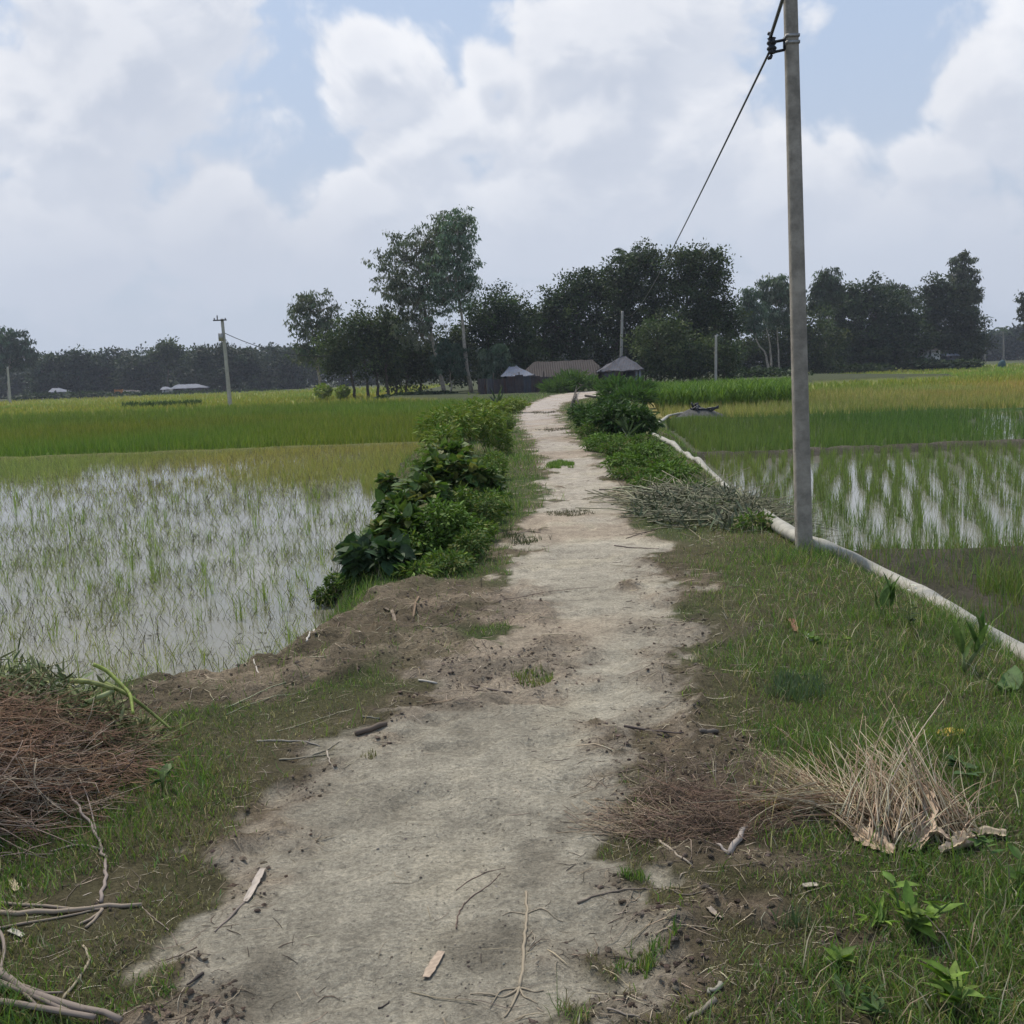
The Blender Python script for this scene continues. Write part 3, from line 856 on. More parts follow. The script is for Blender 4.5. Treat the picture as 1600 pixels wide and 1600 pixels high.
def glob(px, py, rpx, rpy, Y, deep=None):
    """lobe from its apparent centre and half sizes at distance Y"""
    c = W(px, py, Y); k = Y / 1600
    return (c[0], Y, c[2], rpx * k, (deep or rpx * k), rpy * k)


DKG = [(.06, .11, .025), (.085, .14, .03), (.045, .085, .02), (.105, .16, .04), (.16, .17, .05)]
BRG = [(.10, .18, .03), (.13, .21, .035), (.08, .14, .03)]
YLG = [(.17, .23, .035), (.13, .19, .035), (.21, .24, .06)]
Yb = lambda px, py: G(px, py)[1]
def B(px, py, rpx, rpy, bx, by, deep=None): return glob(px, py, rpx, rpy, Yb(bx, by), deep)


bush('broadleaf_bush', 'nearest dark big leaved bush at the edge of the left flooded plot', 'bush',
     [B(570, 872, 30, 28, 570, 900), B(612, 868, 26, 22, 620, 895), B(548, 862, 14, 14, 560, 898)], 420, HEART, .125, [(.03, .06, .025), (.045, .08, .03), (.055, .09, .045)], mat='broad_leaf', narrow=.85)
bush('broadleaf_bush', 'tall dark big leaved bush leaning over the left flooded plot, thickest of the row', 'bush',
     [B(640, 822, 40, 28, 650, 865), B(600, 838, 28, 24, 610, 868), B(660, 780, 42, 30, 670, 830), B(604, 755, 9, 18, 606, 800), B(622, 795, 28, 22, 630, 840)], 1500, HEART, .115, DKG, mat='broad_leaf', narrow=.85)
bush('broadleaf_bush', 'farther dark leafy bush of the row, beside the grassy path edge', 'bush',
     [B(690, 742, 42, 30, 690, 790), B(735, 748, 32, 28, 740, 790), B(762, 755, 18, 28, 765, 790), B(705, 715, 34, 22, 705, 760)], 1700, HEART, .12, DKG, mat='broad_leaf', narrow=.85)
bush('weed_clump', 'light green fine leaved weeds between the broad leaved bush and the path', 'weeds',
     [B(690, 815, 42, 34, 690, 865), B(715, 830, 35, 28, 720, 865), B(670, 850, 35, 18, 680, 872)], 3200, LONGLEAF, .055, BRG + DKG[1:2], narrow=.4)
bush('weed_clump', 'low shore weeds below the nearest dark bush at the flooded plot', 'weeds',
     [B(525, 908, 16, 14, 530, 925), B(505, 930, 16, 12, 510, 945), B(545, 905, 18, 12, 548, 920)], 1500, LONGLEAF, .05, BRG + DKG, narrow=.3)
bush('weed_clump', 'dark low weeds at the path side foot of the bushes', 'weeds',
     [B(735, 850, 30, 22, 740, 875), B(700, 880, 40, 14, 705, 892), B(760, 800, 22, 26, 765, 830)], 2600, LONGLEAF, .045, DKG, narrow=.35)
bush('weed_clump', 'mixed small leaved weeds filling in between the dark leafy bushes', 'weeds',
     [B(650, 850, 34, 20, 655, 875), B(720, 790, 38, 26, 722, 825), B(675, 745, 36, 30, 680, 790), B(760, 790, 24, 22, 765, 815), B(775, 750, 16, 26, 778, 775), B(625, 865, 24, 14, 632, 882)], 7000, LONGLEAF, .055, BRG + DKG + YLG[:1], narrow=.42)
bush('weed_clump', 'ragged low weeds between the leafy bush row and the path', 'weeds',
     [B(772, 725, 20, 22, 775, 750), B(785, 690, 16, 18, 788, 708), B(775, 785, 22, 20, 778, 805), B(750, 828, 24, 18, 755, 845), B(700, 872, 36, 12, 705, 886), B(650, 890, 36, 10, 655, 902), B(790, 662, 14, 14, 792, 676)], 5200, LONGLEAF, .06, BRG + YLG + DKG[:2], narrow=.3, up=.9)
bush('weed_clump', 'continuous low weeds on the right bank between the dense bush and the stalk heap', 'weeds',
     [B(925, 672, 24, 10, 927, 684), B(965, 700, 30, 10, 968, 712), B(1005, 690, 26, 12, 1008, 704), B(1035, 722, 30, 10, 1038, 734), B(985, 738, 34, 8, 990, 748), B(1020, 752, 36, 8, 1025, 762), B(1085, 762, 30, 9, 1090, 773), B(1120, 790, 30, 10, 1125, 800), B(1180, 815, 30, 12, 1185, 828)], 9000, LONGLEAF, .07, BRG + DKG[:2] + OLIVES[:1], narrow=.26, up=.9)
bush('tall_weeds', 'yellowish green tall weeds behind the broad leaved bushes', 'weeds',
     [B(700, 665, 48, 30, 700, 715), B(740, 650, 40, 26, 740, 690), B(690, 690, 30, 26, 690, 735), B(765, 665, 22, 32, 770, 710)], 5200, LONGLEAF, .12, YLG + BRG[:1], narrow=.3)
bush('tall_weeds', 'farthest yellow green weeds on the left of the path before the tin fence', 'weeds',
     [B(765, 642, 30, 14, 770, 662), B(800, 632, 22, 9, 805, 645), B(725, 645, 28, 12, 730, 662)], 3200, LONGLEAF, .16, YLG, narrow=.3)
bush('roadside_bush', 'dense green bush on the right of the path where it bends', 'bush',
     [B(960, 656, 40, 26, 960, 682), B(1000, 660, 26, 22, 1000, 682), B(930, 655, 30, 17, 930, 675), B(955, 632, 24, 14, 960, 670), B(912, 645, 22, 12, 912, 658)], 7500, LONGLEAF, .15, [(.045, .085, .025), (.06, .115, .03), (.04, .075, .022)], narrow=.32)
bush('roadside_bush', 'low bright leafy weeds below the dense bush on the right of the path', 'bush',
     [B(945, 690, 36, 12, 950, 704), B(1010, 705, 34, 14, 1010, 724), B(975, 720, 32, 12, 980, 738), B(1050, 735, 40, 14, 1055, 752)], 5200, LONGLEAF, .075, BRG + DKG[1:2], narrow=.35)
bush('reed_clump', 'tall light green reeds left of the bend beside the tin fence', 'reeds',
     [glob(893, 597, 24, 14, 74), glob(872, 606, 26, 9, 73), glob(922, 600, 18, 9, 75)], 1500, LONGLEAF, .6, [(.10, .17, .045), (.08, .14, .04)], narrow=.13, droop=.5)
bush('reed_clump', 'bright reeds around the foot of the middle pole', 'reeds',
     [glob(965, 610, 28, 14, 50), glob(1000, 612, 24, 12, 50), glob(990, 622, 30, 12, 46)], 1900, LONGLEAF, .5, [(.09, .17, .04), (.07, .13, .035)], narrow=.13, droop=.5)
for (px, py, rx, ry, Y, lab) in [(1200, 588, 60, 12, 118, 'low scrub left of the near pole before the grove'), (1330, 578, 60, 8, 150, 'low dark scrub under the big right grove'),
                                 (1470, 569, 60, 6, 152, 'low scrub under the tall slim tree on the right'), (505, 610, 8, 8, 90, 'small bright bush alone at the edge of the left rice field'),
                                 (535, 612, 4, 8, 90, 'tiny sapling next to the dark tree clump on the left'), (650, 622, 60, 4, 88, 'dark undergrowth beneath the left tree clump'),
                                 (140, 619, 120, 4, 235, 'dark scrub line under the far left trees'), (350, 616, 90, 4, 235, 'dark scrub bank behind the left pole')]:
    bright = px in (505, 535)
    bush('scrub', lab, 'scrub', [glob(px + dx * rx, py + rng.normal() * 1, rx * .35, ry, Y, 3) for dx in (-.7, -.35, 0, .35, .7)], 500 if rx < 20 else 2600, DIAMOND, Y * .0032,
         YLG if bright else [(.03, .05, .02), (.05, .075, .03), (.025, .04, .018)], stems=4)


# ------------------------------------------------------------------ trees
BARK = {'euc': [(.30, .26, .21)], 'dense': [(.10, .085, .065)]}


def tree(name, label, Y, bpx, tops, lobes, kind='dense', n=9000, size=None, cols=None, r0=.16, group=None, bases=None, cat='tree', gap=None, clus=None):
    """lobes in apparent units at distance Y; tops: points the trunk runs through (apparent)"""
    gz = -.42; base = W(bpx, 600, Y); base[2] = gz
    r = empty(name, base, label, cat, group)
    L = np.array([glob(l[0], l[1], l[2] * (1.14 if kind == 'dense' else 1.05), l[3] * (1.12 if kind == 'dense' else 1.0), Y + (l[4] if len(l) > 4 else 0), max(1.2, l[2] * Y / 1600 * .9)) for l in lobes], float)
    size = size or Y * .0030
    wgt = (L[:, 3] * L[:, 5]); wgt = wgt / wgt.sum()
    ncl = clus or int(n / 45)
    i = rng.choice(len(L), ncl, p=wgt)
    d = norm(rng.normal(size=(ncl, 3))); rr = rng.uniform(.2, 1.15, ncl) ** (.5 if kind == 'dense' else .6)
    lump = 1 + rng.normal(size=ncl) * .17 + .12 * np.sin(d[:, 0] * 9 + i * 2) * np.sin(d[:, 2] * 8 + i)
    cc = L[i, :3] + d * (rr * lump)[:, None] * L[i, 3:]
    cs = np.array([.5, .5, .32]) * (.42 if kind == 'euc' else .85) * (Y / 95) ** .7
    j = rng.integers(0, ncl, n)
    P = cc[j] + rng.normal(size=(n, 3)) * cs
    P[:, 2] = np.maximum(P[:, 2], gz + .4)
    pal = cols or ([(.10, .13, .085), (.075, .105, .065), (.13, .155, .11)] if kind == 'euc' else [(.038, .06, .024), (.028, .046, .02), (.055, .08, .03)])
    ccol = pick(ncl, pal, .35) * rng.uniform(.85, 1.25) * np.array([rng.uniform(.9, 1.15), 1, 1]) * (1.2 if kind == 'dense' else 1.15); lc = ccol[j] * rng.uniform(.75, 1.25, (n, 1))
    if kind == 'euc':
        ld = rng.normal(size=(n, 3)) * .5 + np.array([0, 0, -1.]); S = np.stack([rng.uniform(.3, .5, n) * size, rng.uniform(.9, 1.6, n) * size, np.full(n, size)], 1)
        Mx = frames(ld)
    else:
        ld = rng.normal(size=(n, 3)) + d[j] * .7 + np.array([0, 0, -.2]); S = np.stack([rng.uniform(.45, .7, n) * size, rng.uniform(.8, 1.3, n) * size, np.full(n, size)], 1)
        Mx = frames_up(ld, .9)
    # trunk and limbs
    b = Bag(); bark = BARK[kind][0]
    paths = []
    for (bx, tp) in (bases or [(bpx, tops)]):
        pp = [np.array([W(bx, 600, Y)[0], Y, gz])] + [W(a, c, Y + rng.normal() * .4) for a, c in tp]
        pp = np.array(pp); t = np.linspace(0, 1, 12); s_ = np.linspace(0, 1, len(pp))
        q = np.stack([np.interp(t, s_, pp[:, k]) for k in range(3)], 1); q[1:-1] += rng.normal(size=(10, 3)) * .05 * (Y / 95)
        b.add(*tubes(q, r0 * (1.15 - .95 * t), 7, bark)); paths.append(q)
    allq = np.concatenate(paths)
    for l in L:
        hi = allq[(allq[:, 2] < l[2] + .2) & (allq[:, 2] > gz + (l[2] - gz) * .3)]
        if not len(hi): hi = allq
        s0 = hi[np.argmin(np.linalg.norm(hi - l[:3] + np.array([0, 0, l[5]]), axis=1))]
        e = l[:3] + np.array([0, 0, l[5] * .3]); m_ = (s0 + e) / 2 + rng.normal(size=3) * .25
        b.add(*tubes(np.array([s0, m_, e]), [r0 * .45, r0 * .3, r0 * .1], 5, bark))
        near = cc[(np.linalg.norm((cc - l[:3]) / l[3:], axis=1) < 1.1)]
        if len(near):
            near = near[rng.choice(len(near), min(len(near), 22), replace=False)]; mm = len(near)
            f = rng.uniform(.2, .9, (mm, 1)); st = s0 * (1 - f) + e * f
            b.add(*tubes(np.stack([st, (st + near) / 2 + rng.normal(size=(mm, 3)) * .15, near], 1), np.tile([r0 * .16, r0 * .1, r0 * .05], (mm, 1)), 3, bark))
    b.build('trunk', 'bark', r, smooth=True)
    Bag().add(*scatter(DIAMOND[0], DIAMOND[1], P, Mx, S, lc)).build('crown', 'foliage', r)
    return r


tree('eucalyptus_tree', 'tall sparse tree with a leaning pale trunk, left of the twin pair', 91, 697, [(690, 590), (676, 530), (660, 470), (650, 400)],
     [(640, 385, 34, 24), (618, 405, 32, 32), (605, 440, 22, 26), (650, 430, 40, 40), (675, 375, 30, 30), (640, 470, 38, 28), (665, 500, 30, 28), (650, 525, 28, 22), (640, 505, 26, 22), (625, 455, 30, 30), (700, 355, 26, 26), (688, 400, 26, 40), (676, 440, 26, 30)], 'euc', 11500, clus=520, r0=.2)
tree('eucalyptus_tree', 'tallest sparse tree with upright pale trunk right of the leaning one', 89, 737, [(728, 560), (722, 500), (713, 440), (716, 350)],
     [(712, 348, 26, 28), (728, 352, 14, 30), (705, 385, 30, 30), (722, 405, 22, 38), (695, 430, 36, 34), (718, 455, 28, 26), (738, 440, 14, 14), (690, 470, 26, 26)], 'euc', 9000, clus=400, r0=.18)
tree('eucalyptus_tree', 'lone rounded sparse tree standing left of the dark clump', 101, 501, [(496, 570), (488, 520), (485, 480)],
     [(485, 470, 30, 20), (470, 495, 22, 22), (508, 495, 20, 16), (523, 480, 10, 10), (488, 520, 30, 22), (470, 545, 18, 14), (492, 555, 22, 20), (515, 510, 14, 18)], 'euc', 5200, clus=230, r0=.14, cols=[(.085, .10, .07), (.06, .08, .05)])
tree('mango_tree', 'dark round crowned tree beside the lone sparse tree', 94, 590, [(588, 570), (582, 520)],
     [(582, 505, 38, 20), (560, 520, 36, 24), (600, 530, 30, 30), (545, 545, 32, 28), (520, 555, 18, 30), (580, 560, 45, 28), (615, 515, 15, 20)], 'dense', 15000,
     bases=[(575, [(572, 580), (565, 530)]), (590, [(588, 570), (582, 520)]), (555, [(548, 580), (540, 545)]), (604, [(604, 560), (600, 520)])], r0=.13)
tree('broadleaf_tree', 'low dark tree filling the gap under the two tallest trees', 97, 640, [(642, 580), (645, 540)],
     [(640, 570, 34, 32), (665, 555, 28, 30), (690, 560, 30, 34), (612, 575, 24, 26), (715, 550, 22, 45), (628, 545, 12, 14)], 'dense', 13000, bases=[(632, [(635, 580), (640, 550)]), (655, [(660, 580), (668, 550)]), (618, [(620, 585), (625, 560)])], r0=.1)
tree('broadleaf_tree', 'dark bulky tree right of the tallest sparse tree', 99, 772, [(774, 580), (776, 520)],
     [(775, 482, 42, 30), (750, 505, 32, 34), (805, 495, 24, 26), (795, 530, 34, 40), (755, 550, 40, 40), (815, 545, 20, 40), (785, 575, 40, 25)], 'dense', 17000, r0=.2)
tree('willowy_tree', 'small grey green feathery tree in front of the tin fence', 84, 792, [(788, 590), (776, 560)],
     [(772, 562, 20, 22), (762, 580, 14, 14), (784, 548, 14, 16), (783, 575, 14, 18)], 'euc', 3400, cols=[(.07, .10, .065), (.05, .08, .05)], r0=.09)
tree('willowy_tree', 'small grey green feathery tree at the foot of the leaning trunk', 88, 705, [(704, 590), (700, 560)], [(700, 548, 18, 20), (712, 570, 14, 18), (690, 565, 12, 16)], 'euc', 2600, cols=[(.07, .10, .065), (.045, .07, .045)], r0=.07)
tree('broadleaf_tree', 'dark tree behind the long roofed house', 104, 890, [(895, 560), (905, 500)],
     [(922, 440, 26, 24), (940, 450, 18, 24), (895, 462, 34, 24), (905, 490, 42, 34), (868, 485, 26, 22), (860, 520, 34, 36), (900, 535, 45, 36), (845, 550, 22, 40), (835, 500, 10, 16)], 'dense', 20000, r0=.2)
tree('broadleaf_tree', 'tall dark tree rising behind the small peaked shed', 101, 962, [(962, 540), (970, 470), (975, 430)],
     [(985, 420, 28, 24), (1010, 405, 28, 18), (970, 455, 26, 34), (1015, 440, 34, 34), (985, 480, 44, 36), (960, 520, 40, 40), (1005, 530, 44, 40), (970, 565, 40, 22)], 'dense', 22000, r0=.17,
     cols=[(.045, .06, .028), (.032, .046, .022), (.06, .078, .035)])
tree('broadleaf_tree', 'widest dark tree of the middle grove with the cable passing before it', 99, 1060, [(1064, 540), (1075, 460)],
     [(1075, 408, 32, 18), (1105, 412, 26, 20), (1055, 430, 28, 28), (1095, 445, 38, 34), (1118, 440, 14, 20), (1128, 482, 20, 26), (1080, 490, 52, 38), (1110, 525, 38, 44), (1060, 540, 45, 44), (1140, 510, 12, 24)], 'dense', 26000, r0=.2)
tree('broadleaf_tree', 'shaded lower tree right of the peaked shed', 92, 1020, [(1021, 560), (1024, 520)], [(1030, 530, 40, 36), (1065, 560, 36, 30), (1100, 565, 36, 26), (1025, 580, 24, 16), (1130, 560, 22, 30)], 'dense', 13000,
     bases=[(1004, [(1003, 560), (1002, 530)]), (1010, [(1010, 560), (1011, 530)]), (1079, [(1080, 560), (1085, 530)]), (1120, [(1121, 570), (1122, 535)]), (1132, [(1132, 560), (1133, 525)])], r0=.1)
tree('eucalyptus_tree', 'thin forked tree with bare pale stems right of the middle grove', 132, 1202, [(1200, 560), (1188, 535), (1168, 505)],
     [(1172, 465, 16, 16), (1168, 490, 18, 18), (1184, 485, 10, 14), (1178, 510, 14, 10)], 'euc', 4200, clus=170, r0=.16, bases=[(1202, [(1199, 560), (1182, 530), (1165, 500)]), (1203, [(1204, 555), (1200, 520), (1190, 490)])])
tree('eucalyptus_tree', 'airy round topped tree just left of the near pole', 136, 1216, [(1216, 540), (1213, 480)], [(1212, 445, 22, 16), (1200, 462, 14, 16), (1225, 462, 16, 18), (1212, 492, 20, 18), (1230, 490, 12, 22)], 'euc', 6000, clus=240, r0=.14)
tree('broadleaf_tree', 'dark low tree behind the near pole', 140, 1235, [(1236, 560), (1238, 530)], [(1200, 540, 30, 34), (1240, 530, 34, 40), (1275, 535, 30, 40), (1170, 555, 26, 28), (1255, 565, 40, 22)], 'dense', 14000, r0=.16)
tree('eucalyptus_tree', 'sparse tree just right of the near pole', 150, 1290, [(1290, 540), (1292, 480)], [(1293, 438, 20, 18), (1282, 455, 14, 18), (1304, 455, 13, 20), (1285, 480, 18, 20), (1270, 475, 10, 20)], 'euc', 6000, clus=230, r0=.16, cols=[(.06, .085, .05), (.045, .06, .04)])
tree('mango_tree', 'large dark dome tree with a pointed top in the right grove', 158, 1365, [(1366, 560), (1364, 500)],
     [(1362, 448, 9, 16), (1350, 458, 22, 16), (1330, 462, 18, 14), (1368, 485, 40, 30), (1325, 495, 36, 32), (1395, 510, 40, 34), (1425, 525, 24, 30), (1360, 530, 60, 36), (1310, 540, 34, 36), (1400, 555, 46, 24), (1345, 562, 46, 16)], 'dense', 30000, r0=.3,
     cols=[(.03, .05, .022), (.024, .038, .018), (.042, .065, .026)])
tree('young_tree', 'small bright tree with a slender trunk before the right grove', 146, 1291, [(1290, 560), (1291, 530)], [(1291, 514, 9, 13), (1288, 506, 7, 8)], 'euc', 900, cols=[(.08, .12, .05)], r0=.09)
tree('eucalyptus_tree', 'hazy sparse tree behind the right dome tree', 190, 1385, [(1385, 520), (1385, 480)], [(1382, 450, 16, 12), (1408, 458, 18, 14), (1425, 470, 14, 12), (1395, 475, 30, 16)], 'euc', 5200, clus=200, r0=.18, cols=[(.10, .12, .09), (.08, .10, .07)])
tree('eucalyptus_tree', 'slim tallest tree of the right grove with a pale trunk', 166, 1510, [(1508, 530), (1504, 470), (1503, 420)],
     [(1503, 412, 14, 18), (1495, 425, 12, 14), (1516, 440, 14, 22), (1500, 455, 20, 22), (1518, 475, 12, 24), (1508, 500, 18, 20), (1524, 460, 8, 14)], 'euc', 7500, clus=290, r0=.16, cols=[(.075, .09, .065), (.055, .07, .045)])
tree('broadleaf_tree', 'brownish dense tree under the slim tallest tree', 164, 1480, [(1481, 550), (1480, 520)],
     [(1462, 450, 14, 16), (1478, 470, 22, 26), (1455, 470, 14, 18), (1485, 505, 32, 32), (1450, 520, 22, 36), (1515, 530, 22, 32), (1480, 545, 44, 20)], 'dense', 16000, r0=.18, cols=[(.05, .06, .035), (.038, .045, .028)])
tree('eucalyptus_tree', 'tree cut off by the right border of the photo', 175, 1606, [(1606, 530), (1606, 480)], [(1606, 460, 10, 14), (1604, 485, 12, 18), (1608, 520, 16, 22), (1625, 480, 20, 40)], 'euc', 3600, r0=.16, cols=[(.05, .065, .045)])
# the far left trees
tree('broadleaf_tree', 'open crowned tree at the left border above the tree line', 225, 12, [(13, 590), (15, 540)],
     [(10, 525, 26, 16), (30, 540, 20, 14), (-15, 535, 30, 22), (40, 548, 16, 10), (5, 560, 40, 20), (48, 556, 10, 8)], 'euc', 8000, clus=300, cols=[(.05, .07, .045), (.035, .05, .03)], r0=.3)
tree('umbrella_tree', 'feathery umbrella topped tree in the far left tree line', 262, 262, [(262, 590), (262, 555)], [(262, 544, 14, 7), (250, 552, 12, 6), (274, 550, 10, 6), (263, 560, 8, 10)], 'dense', 3000, clus=110, r0=.3)
tree('broadleaf_tree', 'big low dome tree behind the left pole', 255, 350, [(350, 590), (350, 570)],
     [(352, 560, 36, 20), (325, 570, 26, 18), (380, 572, 22, 20), (350, 585, 50, 20)], 'dense', 11000, r0=.5, cols=[(.03, .045, .025), (.024, .036, .02)])
far = [(75, 568, 22, 12, 'first'), (100, 572, 20, 14, ''), (125, 560, 22, 16, ''), (158, 565, 20, 14, ''), (185, 562, 22, 14, ''), (210, 568, 18, 12, ''), (228, 562, 18, 14, ''), (290, 558, 10, 8, ''), (306, 556, 12, 8, ''),
       (408, 566, 16, 14, ''), (432, 562, 20, 14, ''), (455, 566, 16, 16, '')]
for (px, py, rx, ry, _) in far:
    tree('broadleaf_tree', 'dark rounded tree in the distant tree line behind the left rice fields', 268 + rng.uniform(-8, 8), px, [(px, 595), (px + 2, py + 8)],
         [(px, py, rx * .7, ry), (px - rx * .6, py + 10, rx * .7, ry), (px + rx * .6, py + 8, rx * .7, ry), (px, py + 24, rx * 1.1, ry * 1.1), (px + rng.normal() * 4, py + 40, rx * 1.2, 10)], 'dense', 3200, clus=130, r0=.3,
         group='distant trees behind the left rice fields', cols=[(.03, .045, .026), (.025, .038, .024), (.042, .058, .032)])
for (px, py, rx, ry) in [(1545, 530, 12, 12), (1568, 532, 14, 12), (1590, 525, 12, 16), (1530, 538, 12, 10)]:
    tree('broadleaf_tree', 'small distant tree beyond the far right rice plots', 330 + rng.uniform(-8, 8), px, [(px, 555), (px, py + 4)],
         [(px, py, rx * .7, ry), (px - rx * .6, py + 8, rx, ry), (px + rx * .6, py + 10, rx, ry), (px, py + 18, rx * 1.2, 8)], 'dense', 2600, clus=110, r0=.3,
         group='distant trees beyond the far right rice plots', cols=[(.04, .055, .04), (.035, .045, .035)])


# far woodland closing the horizon
def woodland(name, label, x0, x1, Y0, Y1, h0, h1, n, hfun=None):
    ncl = int(n / 30); cx_ = rng.uniform(x0, x1, ncl); cy_ = rng.uniform(Y0, Y1, ncl)
    top = h0 + (h1 - h0) * fbm(cx_, cy_, 26, 901, 4) * 1.3
    cz_ = -.4 + top * rng.random(ncl) ** .6
    j = rng.integers(0, ncl, n); P = np.stack([cx_[j], cy_[j], cz_[j]], 1) + rng.normal(size=(n, 3)) * np.array([1.6, 1.6, .9]); P[:, 2] = np.maximum(P[:, 2], 0)
    s = rng.uniform(.7, 1.5, n) * 1.1
    V, F, c = scatter(DIAMOND[0], DIAMOND[1], P, frames_up(rng.normal(size=(n, 3)), .9), np.stack([s * .7, s, s], 1), pick(n, [(.035, .05, .032), (.03, .042, .028), (.045, .06, .035)]))
    return tag(Bag().add(V, F, c).build(name, 'foliage'), label, 'woodland', kind='stuff')


woodland('distant_woodland', 'long dark belt of far trees closing the left horizon', -230, 20, 290, 330, 5, 12, 70000)
woodland('distant_woodland', 'far belt of trees closing the right horizon', 20, 260, 345, 390, 4, 10, 60000)


def palm(name, label, Y, bpx, tpx, tpy, fl, nf=13, r0=.12, cols=((.05, .08, .03),)):
    base = W(bpx, 600, Y); base[2] = -.4; top = W(tpx, tpy, Y)
    r = empty(name, base, label, 'palm')
    t = np.linspace(0, 1, 8)[:, None]; q = base * (1 - t) + top * t; q[1:-1, 0] += np.sin(t[1:-1, 0] * 3) * .15
    Bag().add(*tubes(q, r0 * (1.1 - .5 * t[:, 0]), 7, (.22, .2, .16))).build('trunk', 'bark', r, smooth=True)
    b = Bag(); nb = []
    for f in range(nf):
        a = f / nf * 6.28 + rng.normal() * .15; e = rng.uniform(-.1, 1.1); s = np.linspace(0, 1, 9)
        ax = np.cos(a) * fl; ay = np.sin(a) * fl
        P = np.stack([top[0] + ax * s * math.cos(e), top[1] + ay * s * math.cos(e), top[2] + fl * (s * math.sin(e) - .55 * s ** 2)], 1)
        b.add(*tubes(P, .03 * (1.2 - s), 3, (.07, .10, .04)))
        for k in range(1, 9):
            for m in range(3):
                pp = P[k] * (1 - m / 3) + P[k - 1] * (m / 3)
                for sd in (-1, 1):
                    dr = norm(np.array([-math.sin(a) * sd, math.cos(a) * sd, -.55]) + np.array([math.cos(a), math.sin(a), 0]) * .5)
                    nb.append((pp, dr))
    O = np.array([v[0] for v in nb]); D = np.array([v[1] for v in nb]); n = len(O)
    b.add(*scatter(DIAMOND[0], DIAMOND[1], O, frames(D), np.tile([.09, fl * .26, .1], (n, 1)), pick(n, cols)))
    b.build('fronds', 'foliage', r)


palm('palm_tree', 'palm with spiky fronds poking out of the middle grove top', 103, 982, 982, 400, 2.6, 17, .09)
palm('palm_tree', 'tall thin palm with a tiny tuft on the far right skyline', 310, 1538, 1538, 497, 2.6, 11, .28)
palm('palm_tree', 'short palm beside the tall thin one on the far right skyline', 305, 1567, 1567, 515, 3.2, 11, .28)
palm('palm_tree', 'small palm poking out of the far left tree line', 262, 84, 84, 560, 2.6, 11, .25)


# ------------------------------------------------------------------ houses and fences
def wavy(name, base, mid, dark, scale, vertical=True):
    m = bpy.data.materials.new(name); m.use_nodes = True; t = NT(m.node_tree)
    pos = t.n('ShaderNodeTexCoord').outputs['Object']
    f = t.noise(pos, 1.1, 6, .7); g = t.noise(t.v('MULTIPLY', pos, (6, 6, .8)), 1.0, 4, .6)
    c = t.mix(t.ramp(f, .35, .65), base, mid); c = t.mix(t.ramp(g, .45, .75, 0, .8), c, dark)
    wv = t.n('ShaderNodeTexWave', {'Vector': pos, 'Scale': scale, 'Distortion': .2})
    wv.bands_direction = 'X'
    b = t.n('ShaderNodeBump', {'Height': wv.outputs['Fac'], 'Strength': .6, 'Distance': .05})
    p = t.n('ShaderNodeBsdfPrincipled', {'Base Color': c, 'Roughness': .75, 'Metallic': .0, 'Specular IOR Level': .15, 'Normal': b.outputs[0]})
    t.n('ShaderNodeOutputMaterial', {'Surface': p.outputs[0]}); MATS[name] = m


wavy('rusty_tin', (.095, .08, .08), (.06, .05, .055), (.10, .045, .03), 2.4)
wavy('grey_tin', (.10, .105, .125), (.07, .075, .09), (.10, .07, .06), 2.4)
wavy('bright_tin', (.22, .24, .29), (.17, .19, .23), (.2, .15, .12), 2.4)
wavy('old_roof', (.042, .035, .033), (.026, .022, .021), (.05, .032, .026), 1.6)
wavy('pale_wall', (.50, .49, .46), (.42, .41, .38), (.3, .29, .26), .1)
wavy('orange_cloth', (.50, .20, .05), (.42, .16, .04), (.3, .12, .04), .1)
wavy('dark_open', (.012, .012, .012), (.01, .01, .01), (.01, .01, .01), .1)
wavy('soot_wood', (.05, .042, .036), (.035, .03, .028), (.06, .05, .04), 3)


def XZ(px, py, Y): p = W(px, py, Y); return p[0], p[2]


